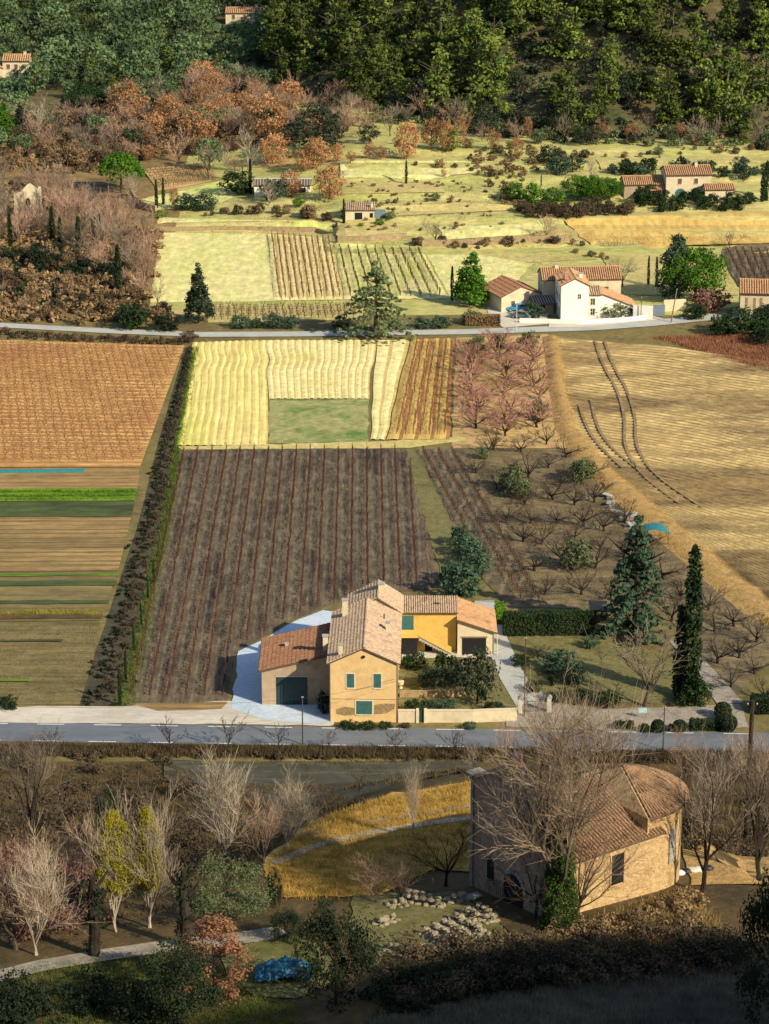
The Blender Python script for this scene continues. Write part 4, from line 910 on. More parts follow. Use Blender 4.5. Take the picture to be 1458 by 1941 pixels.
def vine_mass(name, pts, mat, label, sc=1.0):
    V = []; F = []; nv = 0
    arr = [(np.array(mb.v), mb.f) for mb in VM]
    for i, (x, y, a) in enumerate(pts):
        v, f = arr[i % 5]; c, s = math.cos(-a), math.sin(-a)
        q = v * sc; q = np.stack([q[:, 0] * c - q[:, 1] * s + x, q[:, 0] * s + q[:, 1] * c + y, q[:, 2] * random.uniform(.85, 1.2)], 1); q[:, 2] += Hs(x, y) + .06 if y > 560 else .06
        V.append(q); F.append(np.array(f) + nv); nv += len(v)
    o = obj(name, npmesh(name, np.concatenate(V), np.concatenate(F)), None, mat, kind='stuff'); tag(o, label, 'vines')
vine_mass('vine_rows', vines[295:], 'vine_wood', 'leafless vine rows of the dark vineyard, farther part')
def rows_between(l, r, n, step=1.1, jit=.08):
    A = [P(*q) for q in l]; B = [P(*q) for q in r]; out = []
    for k in range(n):
        t = (k + .5) / n; p = A[0].lerp(B[0], t); q = A[1].lerp(B[1], t); L = (q - p).length; ang = math.atan2((q - p).x, (q - p).y)
        for j in range(int(L / step)):
            w = p.lerp(q, (j + .5) * step / L); out.append((w.x + random.gauss(0, jit), w.y, ang))
    return out
vine_mass('vine_rows', rows_between([(786, 650), (745, 830)], [(862, 650), (850, 830)], 7), 'vine_red', 'reddish vine rows in the sunny strip beside the orchard')
vine_mass('vine_rows', rows_between([(-100, 650), (345, 662)], [(-100, 880), (272, 878)], 34, 1.4), 'vine_red', 'reddish vine rows of the orange field beside the ditch hedge')
vine_mass('vine_rows', rows_between([(510, 448), (525, 568)], [(628, 450), (650, 566)], 11), 'vine_red', 'vine rows in the pale strip of the far sunlit field')
vine_mass('vine_rows', rows_between([(636, 468), (656, 566)], [(800, 476), (846, 564)], 10), 'vine_wood', 'thin vine rows in the lime green strip beyond the cedar')
vine_mass('vine_rows', rows_between([(400, 582), (688, 581)], [(400, 609), (688, 604)], 6, 1.3), 'vine_wood', 'low vine rows on the verge above the upper road')
vine_mass('vine_rows', rows_between([(1372, 478), (1405, 542)], [(1690, 460), (1690, 536)], 22), 'vine_wood', 'vine rows on the brown slope behind the broad pine')
vine_mass('vine_rows', rows_between([(1090, 425), (1690, 398)], [(1140, 474), (1690, 438)], 14, 1.3), 'vine_red', 'vine rows in the golden field below the cream villa')
vine_mass('vine_rows', rows_between([(270, 325), (380, 314)], [(300, 360), (416, 338)], 8, 1.2), 'vine_wood', 'vine rows on the terrace beside the umbrella pine')
# row end posts, each its own
pm = MB().tube([(0, 0, -.1), (.1, .0, 1.5)], [.05, .045], 5, True).mesh('post'); pm.materials.append(MATS['terracotta'])
for k in range(17):
    x = -30.6 + 2.2 * k - .008 * 97; y = P(729 + (x) / 415 * 5000, 856).y
    if k < 16:
        o = obj('vine_post', pm, loc=(x, y, .06)); o.rotation_euler = (0, 0, math.pi / 2); tag(o, 'reddish end post of a vine row beside the straw track', 'post', 'vine row end posts')
# crops and grass
def band(l0, l1, l2, l3, n, seed): return scatter([l0, l1, l2, l3], n, seed)
tufts('crop_rows', band((-60, 931), (258, 929), (255, 948), (-60, 950), 2500, 40), 'crop_blade', .35, 5, .07, .6, 2, .15, 'bright green low crop in the strip field by the ditch hedge', 'crop')
tufts('crop_rows', [(x + random.gauss(0, 0), y) for (x, y) in band((-60, 1160), (195, 1158), (190, 1168), (-60, 1170), 500, 41)], 'leaf_lime', .35, 5, .06, .6, 3, .15, 'yellow flowering crop line in the olive field', 'crop')
tufts('bank_grass', scatter([(1040, 640), (1058, 640), (1090, 815), (1150, 885), (1310, 1020), (1480, 1165), (1470, 1200), (1270, 1035), (1110, 890), (1062, 800)], 3500, 42), 'gold_blade', .5, 5, .05, .7, 4, .25, 'golden dry grass on the bank of the ploughed field', 'grass')

T_ = [(640, 300), (900, 290), (1130, 300), (1130, 400), (1060, 420), (1130, 490), (860, 560), (640, 470), (300, 436), (250, 390), (430, 340)]
tufts('terrace_grass', scatter(T_, 1800, 43), 'straw_blade', .3, 4, .07, .8, 43, .5, 'dry straw grass tufts over the terraces', 'grass')
mass('terrace_scrub', scatter([(640, 345), (900, 335), (1000, 390), (1000, 415), (860, 440), (640, 440), (640, 380)], 90, 44), 'dry_scrub', 'low tan scrub on the terrace banks', 'scrub', (.3, .9), 44, .2, 4, 14)
mass('terrace_scrub', scatter([(880, 290), (1120, 290), (1000, 330), (960, 375), (920, 345)], 120, 45), 'dry_scrub', 'tan scrub on the rough ground between terraces and villa garden', 'scrub', (.4, 1.4), 45, .22, 4, 14)
mass('verge_scrub', scatter([(-60, 626), (345, 646), (345, 656), (-60, 640)], 200, 46), 'brown_scrub', 'reddish brown weeds on the verge below the upper road', 'scrub', (.3, .8), 46, .16, 4, 12)

for i, (x, y, h, k, lb) in enumerate([(8, 268, 70, 'conepine', 'dark pointed conifer at the edge of the far scrub'), (40, 262, 62, 'spruce', 'dark pointed conifer beside the pale round tree'), (110, 262, 45, 'spruce', 'shortest dark conifer beside the pale round tree'), (75, 258, 58, 'pale', 'pale round leafless tree between dark conifers')]):
    solo(k, x, y, h, 'bare_tree' if k == 'pale' else 'conifer_tree', lb, wide=1.5 if k == 'pale' else 1.2)
for i, q in enumerate(scatter([(105, 215), (150, 185), (210, 178), (215, 195), (150, 212)], 14, 51, 2.5)): plant('shrub_hedge', i, 'shrub', 'dark green hedge bush in the far clipped belt below the woodland', 'shrub', q, random.uniform(3, 4.5), 'far clipped belt bushes', wide=1.3)

mass('undergrowth', [(c.x + random.uniform(-9, 9), c.y + random.uniform(-80, -6)) for c in CLEAR for _ in range(150)], 'leaf_forest', 'low green scrub in the clearings before the far houses', 'undergrowth', (1.0, 2.6), 52)

tufts('red_stubble', scatter([(1240, 640), (1600, 628), (1600, 720), (1440, 700)], 5000, 53), 'red_blade', .55, 5, .07, .8, 53, .4, 'reddish stubble at the upper corner of the ploughed field', 'stubble')

# ================================================================== buildings
def V3(*a): return Vector(a)
def roof_plane(parent, e0, e1, r1, r0, mat, rib=.26, course=.45, rad=.10, thick=.14, name='roof'):
    """slab with barrel tiles laid in columns from eave (e0-e1) to ridge (r0-r1)"""
    e0, e1, r1, r0 = (Vector(q) for q in (e0, e1, r1, r0))
    n = (e1 - e0).cross(r0 - e0).normalized()
    if n.z < 0: n = -n
    mb = MB(); dn = -n * thick
    mb.add([tuple(q) for q in (e0, e1, r1, r0, e0 + dn, e1 + dn, r1 + dn, r0 + dn)], [(0, 1, 2, 3), (7, 6, 5, 4), (0, 4, 5, 1), (1, 5, 6, 2), (2, 6, 7, 3), (3, 7, 4, 0)])
    slab = mb.build(name, 'tile_under', parent)
    t = MB(); N = max(2, int(round((e1 - e0).length / rib)))
    up_len = max((r0 - e0).length, (r1 - e1).length)
    for i in range(N):
        u = (i + .5) / N; a = e0.lerp(e1, u); b = r0.lerp(r1, u); L = (b - a).length
        if L < .15: continue
        d = (b - a).normalized(); w = d.cross(n).normalized(); M = max(1, int(L / course))
        sw = (e1 - e0).length / N * .5
        for j in range(M):
            s0 = a + d * (L * j / M) + w * random.gauss(0, .012); s1 = a + d * (L * (j + 1) / M)
            lift = n * (.045 + random.uniform(0, .02))
            vs = []
            for s, rr, lf in ((s0, rad * 1.08, lift), (s1, rad * .92, n * .01)):
                for k in range(4):
                    th = math.pi * k / 3
                    vs.append(tuple(s + lf + w * (math.cos(th) * min(rr, sw * 1.02)) + n * (math.sin(th) * rr)))
            t.add(vs, [(0, 1, 5, 4), (1, 2, 6, 5), (2, 3, 7, 6), (0, 3, 2, 1)])
    t.build('roof_tiles', mat, slab, kind='stuff')
    return slab
def ridge_tiles(parent, a, b, mat, step=.45, r=.14):
    a, b = Vector(a), Vector(b); n = max(1, int((b - a).length / step)); d = (b - a).normalized(); w = d.cross(Vector((0, 0, 1))).normalized(); up = w.cross(d)
    t = MB()
    for i in range(n):
        s0 = a + (b - a) * (i / n); s1 = a + (b - a) * ((i + 1.06) / n); vs = []
        for s, rr in ((s0, r * 1.1), (s1, r * .9)):
            for k in range(5):
                th = math.pi * k / 4; vs.append(tuple(s + w * math.cos(th) * rr + up * (math.sin(th) * rr + random.uniform(0, .015))))
        t.add(vs, [(k, k + 1, k + 6, k + 5) for k in range(4)])
    return t.build('ridge_tiles', mat, parent, kind='stuff')
def window(parent, c, w, h, ax='x', out=-1, shutters='shutter_teal', frame='trim_cream', proud=.04, panes=False):
    """closed shutters or glass in a plain surround; ax: wall runs along x (faces y*out) or along y (faces x*out)"""
    f = MB(); b = .13
    def bx(mb, u0, u1, z0, z1, d0, d1):
        if ax == 'x': mb.box(c[0] + u0, c[0] + u1, *(sorted((c[1] + out * d0, c[1] + out * d1))), c[2] + z0, c[2] + z1)
        else: mb.box(*(sorted((c[0] + out * d0, c[0] + out * d1))), c[1] + u0, c[1] + u1, c[2] + z0, c[2] + z1)
    bx(f, -w / 2 - b, -w / 2, -h / 2 - b, h / 2 + b, -.02, proud); bx(f, w / 2, w / 2 + b, -h / 2 - b, h / 2 + b, -.02, proud)
    bx(f, -w / 2, w / 2, h / 2, h / 2 + b, -.02, proud); bx(f, -w / 2 - .0, w / 2 + .0, -h / 2 - b, -h / 2, -.02, proud + .06)
    win = f.build('window', frame, parent)
    if panes:
        g = MB(); bx(g, -w / 2, w / 2, -h / 2, h / 2, -.02, .012); g.build('pane', shutters, win)
        m = MB(); bx(m, -.03, .03, -h / 2, h / 2, .012, .03); bx(m, -w / 2, -.03, -.03, .03, .012, .028); m.build('glazing_bar', frame, win)
    else:
        for s in (-1, 1):
            g = MB(); u = sorted((s * .01, s * w / 2)); bx(g, u[0], u[1], -h / 2, h / 2, -.02, .03)
            for q in (-.3, .3): bx(g, u[0] + .03, u[1] - .03, q * h - .05, q * h + .05, .03, .05)
            g.build('shutter', shutters, win)
    return win
def gable(parent, x0, x1, y0, y1, he, hr, wall, tile, ridge=None, axis='y', over=.35, name='wall', rib=.26, course=.45, rad=.10, z0=-.3):
    """rectangular block with a pitched roof; ridge runs along axis"""
    if axis == 'y':
        rx = (x0 + x1) / 2 if ridge is None else ridge
        MB().prism([(x0, z0), (x1, z0), (x1, he), (rx, hr), (x0, he)], 'y', y0, y1).build(name, wall, parent)
        sl = (hr - he) / (rx - x0); sr = (hr - he) / (x1 - rx); a, b = y0 - over * .6, y1 + over * .6; z = .16
        roof_plane(parent, (x0 - over, b, he - sl * over + z), (x0 - over, a, he - sl * over + z), (rx, a, hr + z), (rx, b, hr + z), tile, rib, course, rad)
        roof_plane(parent, (x1 + over, a, he - sr * over + z), (x1 + over, b, he - sr * over + z), (rx, b, hr + z), (rx, a, hr + z), tile, rib, course, rad)
        ridge_tiles(parent, (rx, a, hr + z), (rx, b, hr + z), tile)
    else:
        ry = (y0 + y1) / 2 if ridge is None else ridge
        MB().prism([(y0, z0), (y1, z0), (y1, he), (ry, hr), (y0, he)], 'x', x0, x1).build(name, wall, parent)
        sl = (hr - he) / (ry - y0); sr = (hr - he) / (y1 - ry); a, b = x0 - over * .6, x1 + over * .6; z = .16
        roof_plane(parent, (a, y0 - over, he - sl * over + z), (b, y0 - over, he - sl * over + z), (b, ry, hr + z), (a, ry, hr + z), tile, rib, course, rad)
        roof_plane(parent, (b, y1 + over, he - sr * over + z), (a, y1 + over, he - sr * over + z), (a, ry, hr + z), (b, ry, hr + z), tile, rib, course, rad)
        ridge_tiles(parent, (a, ry, hr + z), (b, ry, hr + z), tile)
def chimney(parent, x, y, z0, z1, w=.5, mat='plaster_cream'):
    c = MB().box(x - w / 2, x + w / 2, y - w / 2, y + w / 2, z0, z1).build('chimney', mat, parent)
    MB().box(x - w * .65, x + w * .65, y - w * .65, y + w * .65, z1 + .002, z1 + .1).build('chimney_cap', 'concrete', c)

# ---------------- farmhouse by the road
fh = thing('farmhouse', 'tall ochre farmhouse with teal shutters and pale tiled gable roof beside the road', 'farmhouse', (-2.45, 287.0, .1), R(-1.0))
gable(fh, -3.9, 3.9, 0, 16.5, 7.35, 9.15, 'plaster_ochre', 'tile_pale', None, 'y', .38, rib=.24, course=.42)
gable(fh, -2.1, 4.05, 16.55, 22.5, 7.5, 9.3, 'plaster_cream', 'tile_pale', 1.3, 'y', .38, name='rear_wall', rib=.24, course=.42)
window(fh, (-1.55, -.0, 5.15), .9, 1.75); window(fh, (1.6, -.0, 5.15), .9, 1.75); window(fh, (.05, 0, 1.75), 1.9, 1.7)
chimney(fh, -2.6, 13.6, 7.6, 10.2, .62); chimney(fh, -2.7, 1.0, 7.7, 9.3, .5); chimney(fh, 2.7, 8.6, 7.8, 9.2, .5); chimney(fh, 1.7, 19.5, 9.0, 10.2, .7)
MB().tube([(2.2, 12, 8.2), (2.2, 12, 9.0)], .09, 8, True).build('vent_pipe', 'iron_grey', fh)
for x in (-3.98, 3.98): MB().tube([(x, -.06, 0), (x, -.06, 7.2)], .055, 6, True).build('downpipe', 'iron_grey', fh)
MB().tube([(-4.2, 16.7, 7.22), (-4.2, -.1, 7.22)], .07, 6, True).build('gutter', 'iron_grey', fh)
MB().tube([(4.2, -.1, 7.22), (4.2, 16.7, 7.22)], .07, 6, True).build('gutter', 'iron_grey', fh)
s = MB(); s.prism([(-3.2, .9), (-2.2, .7), (-1.05, .8), (-1.1, 1.7), (-2.2, 1.85), (-3.3, 1.5)], 'y', -.012, .05); s.build('plaster_patch', 'plaster_stain', fh)
s = MB(); s.prism([(1.2, .9), (2.6, 1.0), (3.6, 1.6), (3.7, 2.25), (2.4, 2.3), (1.25, 2.1)], 'y', -.012, .05); s.build('plaster_patch', 'plaster_stain', fh)
MB().lathe([(.16, 0), (.2, .06), (.16, .12)], 10).build('ventilator', 'iron', fh, (0, -.05, 8.2)).rotation_euler = (HALF, 0, 0)
MB().tube([(-1.0, -.03, 4.0), (.5, -.03, 4.4), (2.0, -.03, 4.9), (3.6, -.03, 5.4)], .02, 4).build('cable', 'iron', fh)
MB().tube([(-3.8, -.03, 2.85), (3.8, -.03, 2.8)], .02, 4).build('cable', 'iron', fh)
# ---------------- garage with the single red roof
gx0, gx1, gd = -14.65, -6.55, 10.2
ga = thing('garage_barn', 'grey plastered lean-to garage with red tiled roof and wide teal door', 'garage', (gx0, 292.1, .1))
W_ = gx1 - gx0
MB().prism([(0, -.3), (W_, -.3), (W_, 6.3), (0, 4.3)], 'y', 0, gd).build('wall', 'plaster_grey', ga)
sl = 2.0 / W_
roof_plane(ga, (-.35, gd + .3, 4.3 - sl * .35 + .17), (-.35, -.3, 4.3 - sl * .35 + .17), (W_, -.3, 6.3 + .17), (W_, gd + .3, 6.3 + .17), 'tile_red', .5, .5, .13)
d = MB().box(1.75, 5.45, -.06, .02, 0, 3.55).build('garage_door', 'door_teal', ga)
for i in range(9): MB().box(1.8 + i * .4, 1.83 + i * .4, -.085, -.062, .05, 3.5).build('door_rib', 'iron', d)
MB().box(1.6, 5.6, -.05, .02, 3.57, 3.75).build('lintel', 'concrete', ga)
chimney(ga, 7.6, 1.6, 5.5, 8.2, .6); chimney(ga, 2.8, 6.0, 4.9, 5.5, .4)
MB().tube([(-.42, -.3, 4.2), (-.42, gd + .3, 4.2)], .07, 6, True).build('gutter', 'iron_grey', ga)
# ---------------- yellow wing with stairs
wg = thing('yellow_wing', 'yellow two storey wing with outside stair and tiled roof behind the farmhouse', 'house', (1.9, 309.6, .1))
MB().prism([(0, -.3), (4.2, -.3), (4.2, 5.3), (3.0, 6.1), (0, 5.2)], 'x', .2, 7.1).build('wall', 'plaster_yellow', wg)
roof_plane(wg, (.0, -.35, 5.22), (7.35, -.35, 5.22), (7.35, 3.0, 6.28), (.0, 3.0, 6.28), 'tile_pale', .28, .5, .11)
roof_plane(wg, (7.35, 4.6, 5.2), (0, 4.6, 5.2), (0, 3.0, 6.28), (7.35, 3.0, 6.28), 'tile_pale', .28, .5, .11)
MB().box(4.3, 5.0, 1.2, 1.9, 5.55, 5.95).build('roof_light', 'glass_dark', wg)
MB().box(.25, 1.75, -.04, .02, 2.55, 4.75).build('door', 'shutter_teal', wg)
MB().box(.2, 2.4, -1.3, -.02, 2.3, 2.5).build('landing', 'concrete', wg)
st = MB()
for i in range(12): st.box(2.42 + i * .34, 2.42 + (i + 1) * .34 - .004, -1.3, -.02, 2.3 - (i + 1) * .19 - .25, 2.5 - (i + 1) * .19)
st.build('staircase', 'concrete', wg)
MB().prism([(2.4, 2.5), (6.5, .2), (6.5, 1.05), (2.4, 3.35)], 'y', -1.42, -1.31).build('stair_parapet', 'plaster_yellow', wg)
MB().box(.2, 2.38, -1.42, -1.31, 2.3, 3.35).build('landing_parapet', 'plaster_yellow', wg)
MB().box(3.2, 4.1, -.03, .02, 0, 1.75).build('cellar_door', 'dark_opening', wg)
MB().box(.4, 2.2, -1.2, -.05, 0, 2.1).build('store_recess', 'dark_opening', wg)
# ---------------- small open garage right of the wing
cg = thing('open_garage', 'low stone garage with dark doorway and sloping tiled roof beside the yellow wing', 'garage', (9.15, 308.6, .1))
MB().prism([(0, -.3), (4.6, -.3), (4.6, 2.9), (0, 4.5)], 'y', 0, 7.5).build('wall', 'plaster_cream', cg)
roof_plane(cg, (4.95, -.35, 2.95), (4.95, 7.8, 2.95), (-.1, 7.8, 4.7), (-.1, -.35, 4.7), 'tile_orange', .3, .5, .11)
MB().box(.6, 3.6, -.05, .02, 0, 2.15).build('doorway', 'dark_opening', cg)
MB().box(.45, 3.75, -.07, .015, 2.17, 2.35).build('lintel', 'wood_pale', cg)
MB().tube([(4.95, -.4, 0), (4.95, -.4, 2.8)], .06, 6, True).build('downpipe', 'trim_cream', cg)

# ---------------- chapel
CH = P(893, 1678); CHR = math.atan2(-.81, .588)         # facade runs from here towards the front right
ch = thing('stone_chapel', 'rough stone chapel with tall gabled front, tiled roof and round apse', 'chapel', (CH.x, CH.y, CH.z - .1), CHR)
# local x along the facade (0..9), local y into the building
FW, NL = 9.0, 10.2
fac = MB(); fac.prism([(0, -1.6), (FW, -1.6), (FW, 6.6), (7.2, 8.4), (4.9, 10.9), (4.3, 10.9), (0, 8.5)], 'y', 0, .65); fac.build('facade_wall', 'stone_shaded', ch)
MB().prism([(-.15, 8.5), (-.15, 8.75), (4.25, 11.2), (4.25, 10.95)], 'y', -.15, .85).build('coping', 'stone_grey', ch)
MB().prism([(4.95, 10.95), (4.95, 11.2), (7.25, 8.7), (7.25, 8.45)], 'y', -.15, .85).build('coping', 'stone_grey', ch)
MB().box(-.45, .35, -.3, 1.0, 8.78, 9.0).build('corner_cap', 'stone_grey', ch)
bt = MB(); bt.box(4.28, 4.92, .05, .6, 11.22, 12.0); bt.build('bell_cote', 'pink_tile', ch)
MB().box(-.02, .25, -.12, -.02, -1.2, 8.4).build('corner_quoin', 'stone_grey', ch)
nv = MB(); nv.prism([(.05, -1.6), (FW - .1, -1.6), (FW - .1, 5.0), (2.6, 7.35), (.05, 6.5)], 'y', .66, NL); nv.build('nave_wall', 'stone_gold', ch)
roof_plane(ch, (FW + .35, .7, 5.02), (FW + .35, NL + .1, 5.02), (2.6, NL + .1, 7.5), (2.6, .7, 7.5), 'tile_moss', .30, .5, .125)
roof_plane(ch, (-.2, NL + .1, 6.55), (-.2, .7, 6.55), (2.6, .7, 7.5), (2.6, NL + .1, 7.5), 'tile_moss', .30, .5, .125)
ridge_tiles(ch, (2.6, .7, 7.52), (2.6, NL, 7.52), 'tile_moss')
ac, AR = (4.5, NL + .1), 4.35
ap = MB(); n = 20; ring = [(ac[0] + AR * math.cos(t), ac[1] + AR * math.sin(t)) for t in [-.25 + (math.pi + .5) * k / n for k in range(n + 1)]]
ap.prism(ring, 'z', -1.6, 6.3); ap.build('apse_wall', 'stone_gold', ch)
apex = (ac[0], ac[1], 8.4)
apr = MB(); AE = AR + .4; er = [(ac[0] + AE * math.cos(t), ac[1] + AE * math.sin(t), 6.35) for t in [-.3 + (math.pi + .6) * k / 24 for k in range(25)]]
apr.add([apex] + er + [(x, y, z - .14) for x, y, z in er], [(0, k + 1, k + 2) for k in range(24)] + [(k + 1, k + 26, k + 27, k + 2) for k in range(24)])
aps = apr.build('apse_roof', 'tile_under', ch)
cl = MB(); a_, b_ = Vector(er[0]), Vector(er[-1]); cl.add([tuple(Vector(apex) + Vector((0, -.02, -.05))), tuple(a_ + Vector((0, .05, -.02))), tuple(a_ + Vector((0, .05, -1.2))), tuple(b_ + Vector((0, .05, -1.2))), tuple(b_ + Vector((0, .05, -.02)))], [(0, 1, 2, 3, 4)])
clo = cl.build('apse_gable', 'stone_gold', ch); clo.modifiers.new('thick', 'SOLIDIFY').thickness = .2
tt = MB(); nt = 68
for i in range(nt):
    th = -.3 + (math.pi + .6) * (i + .5) / nt; e = Vector((ac[0] + AE * math.cos(th), ac[1] + AE * math.sin(th), 6.37)); b = Vector(apex); dd = (b - e).normalized(); L = (b - e).length
    w = Vector((-math.sin(th), math.cos(th), 0)); nn = w.cross(dd).normalized(); nn = nn if nn.z > 0 else -nn; stop = 1.0 if i % 4 == 0 else (.72 if i % 2 == 0 else .45)
    M = max(1, int(L * stop / .5))
    for j in range(M):
        s0 = e + dd * (L * stop * j / M); s1 = e + dd * (L * stop * (j + 1) / M); vs = []
        for s_, rr, lf in ((s0, .125, .06), (s1, .11, .015)):
            for k in range(4): q = math.pi * k / 3; vs.append(tuple(s_ + w * math.cos(q) * rr + nn * (math.sin(q) * rr + lf)))
        tt.add(vs, [(0, 1, 5, 4), (1, 2, 6, 5), (2, 3, 7, 6), (0, 3, 2, 1)])
tt.build('roof_tiles', 'tile_moss', aps, kind='stuff')
fr = MB(); fr.prism([(th * 0 + ac[0] + 2.2 * math.cos(a), ac[1] + 2.2 * math.sin(a)) for th, a in [(0, -.2 + 1.1 * k / 6) for k in range(7)]] + [(ac[0] + .4, ac[1] + .1)], 'z', 7.52, 7.6)
# right nave wall window, apse niche
wn_ = MB().box(FW - .12, FW - .07, 5.6, 6.7, 2.0, 4.3).build('window', 'dark_opening', ch)
MB().box(FW - .11, FW - .04, 5.45, 5.58, 1.9, 4.4).build('window_jamb', 'stone_gold', wn_); MB().box(FW - .11, FW - .04, 6.72, 6.85, 1.9, 4.4).build('window_jamb', 'stone_gold', wn_)
MB().box(FW - .11, FW + .0, 5.3, 7.0, 1.74, 1.89).build('window_sill', 'stone_gold', wn_)
def arch(mb, x, z, w, h, y0, y1, n=8):
    pts = [(x - w / 2, z), (x + w / 2, z)] + [(x + w / 2 * math.cos(math.pi * k / n), z + h - w / 2 + w / 2 * math.sin(math.pi * k / n)) for k in range(n + 1)]
    return mb.prism(pts, 'y', y0, y1)
nb_ = MB(); arch(nb_, 0, 0, .8, 2.6, -.06, .1); ni = nb_.build('niche', 'stone_grey', ch); th = .28; ni.location = (ac[0] + AR * math.cos(th), ac[1] + AR * math.sin(th), 2.1); ni.rotation_euler = (0, 0, th + HALF)
w2 = MB(); arch(w2, 2.25, 1.5, .75, 1.7, -.03, .1); ww = w2.build('window', 'dark_opening', ch)
MB().box(1.75, 2.75, -.16, -.035, 1.32, 1.48).build('window_sill', 'stone_grey', ww)
dr = MB(); arch(dr, 4.9, -1.5, 2.2, 4.4, -.03, .1); dw = dr.build('doorway', 'dark_opening', ch)
ds = MB()
for k in range(13):
    q0, q1 = math.pi * k / 13 + .02, math.pi * (k + 1) / 13 - .02; c0 = (4.9, 1.8)
    ds.prism([(c0[0] + r_ * math.cos(q), c0[1] + r_ * math.sin(q)) for r_, q in ((1.12, q0), (1.5, q0), (1.5, q1), (1.12, q1))], 'y', -.09, .05)
ds.build('door_arch', 'stone_grey', dw, kind='stuff')
gt = MB(); gt.box(0, .05, -1.25, -.0, -1.3, -1.22); gt.box(0, .05, -1.25, -.0, 1.85, 1.92); gt.box(0, .05, -1.25, 0, .3, .36)
gate = gt.build('iron_gate', 'iron_grey', ch, (3.75, -.04, 0)); gate.rotation_euler = (0, 0, R(-52))
for k in range(9): MB().tube([(.025, -1.24 + k * .152, -1.3), (.025, -1.24 + k * .152, 2.0)], .022, 5).build('gate_bar', 'iron_grey', gate)

# ---------------- white farmhouse complex beyond the upper road
wp = P(1063, 608)
wh = thing('white_farmhouse', 'white plastered farmhouse tower block with tiled roof beside the upper road', 'farmhouse', (wp.x, wp.y, wp.z), R(4))
gable(wh, 0, 5.2, 0, 8.5, 6.6, 7.9, 'plaster_white', 'tile_orange', None, 'y', .25, rib=.4, course=.7, rad=.15)
for y, z in ((2.2, 3.9), (4.6, 3.9), (6.6, 4.2), (2.0, 1.5), (5.0, 1.5)): window(wh, (0, y, z), .8, 1.2, 'y', -1, 'shutter_blue', 'trim_grey')
window(wh, (3.4, 0, 4.6), .6, .9, 'x', -1, 'glass_dark', 'plaster_white', panes=True)
chimney(wh, 1.2, 2.2, 6.8, 8.7, .7, 'tile_brick'); chimney(wh, 4.0, 3.0, 6.9, 8.3, .6, 'plaster_white')
g2 = thing('white_farm_annex', 'long cream annex with orange tiled roof behind the white farmhouse', 'house', (wp.x - 3.0, wp.y + 8.9, wp.z), R(4))
gable(g2, 0, 15, 0, 6.5, 5.6, 7.2, 'plaster_cream', 'tile_orange', None, 'x', .3, rib=.42, course=.7, rad=.15)
window(g2, (12.2, 0, 3.6), .9, 1.2, 'x', -1, 'shutter_brown', 'trim_cream'); window(g2, (10.0, 0, 3.9), .8, .8, 'x', -1, 'shutter_brown', 'trim_cream'); chimney(g2, 3, 3, 6.8, 8, .6)
g3 = thing('white_farm_wing', 'low white wing with two windows and sloping roof attached to the white farmhouse', 'house', (wp.x + 5.4, wp.y + 1.8, wp.z), R(4))
MB().prism([(0, -.3), (8.6, -.3), (8.6, 2.0), (2.2, 4.6), (0, 4.6)], 'y', 0, 6.5).build('wall', 'plaster_white', g3)
roof_plane(g3, (8.9, -.2, 2.05), (8.9, 6.6, 2.05), (2.2, 6.6, 4.78), (2.2, -.2, 4.78), 'tile_orange', .42, .7, .15)
roof_plane(g3, (-.1, -.3, 4.5), (2.3, -.3, 4.5), (2.3, 2.8, 5.6), (-.1, 2.8, 5.6), 'tile_pale', .42, .7, .15, name='porch_roof')
for z in (1.3, 3.2): window(g3, (.65, 0, z), .8, 1.2, 'x', -1, 'glass_dark', 'trim_cream', panes=True)
window(g3, (4.9, 0, 2.5), .5, .6, 'x', -1, 'glass_dark', 'trim_cream', panes=True)
g4 = thing('stone_barn', 'low stone barn with dark red roof in the yard of the white farmhouse', 'barn', (wp.x - 10.8, wp.y + 6.2, wp.z), R(22))
gable(g4, 0, 8.2, 0, 9, 2.9, 4.6, 'plaster_cream', 'tile_red', None, 'y', .3, rib=.45, course=.8, rad=.15)
MB().box(8.25, 8.32, 1.0, 3.4, 0, 2.4).build('barn_door', 'shutter_blue', g4); window(g4, (2.4, 0, 1.6), .8, .9, 'x', -1, 'shutter_brown', 'trim_cream')
g5 = thing('grey_shed', 'small grey lean-to shed between the barn and the white farmhouse', 'shed', (wp.x - 4.6, wp.y + 5.0, wp.z), R(10))
MB().prism([(0, -.2), (3.4, -.2), (3.4, 2.5), (0, 1.9)], 'x', 0, 3.6).build('wall', 'plaster_grey', g5)
roof_plane(g5, (-.2, -.25, 1.95), (3.8, -.25, 1.95), (3.8, 3.6, 2.75), (-.2, 3.6, 2.75), 'metal_roof', .5, 3, .06); MB().box(.8, 2.0, -.03, .01, 0, 1.7).build('door', 'dark_opening', g5)
gw = P(1040, 612); lw = thing('white_garden_wall', 'low white garden wall along the upper road before the white farmhouse', 'wall', (0, 0, 0))
def wall_run(parent, px, h, t, mat, name='wall_section', coping=None):
    A = [P(*q) for q in px]
    for a, b in zip(A[:-1], A[1:]):
        d = (b - a); L = d.length; o = MB().box(0, L - .003, -t / 2, t / 2, -.3, h).build(name, mat, parent, (a.x, a.y, a.z)); o.rotation_euler = (0, 0, math.atan2(d.y, d.x))
        if coping: MB().box(-.03, L + .03, -t / 2 - .06, t / 2 + .06, h + .002, h + .1).build('coping', coping, o)
wall_run(lw, [(985, 612), (1028, 613), (1100, 616), (1190, 610), (1225, 606)], .9, .3, 'plaster_white')
gwl = thing('courtyard_wall', 'tall cream courtyard wall with grey gate beside the white farmhouse wing', 'wall', (0, 0, 0))
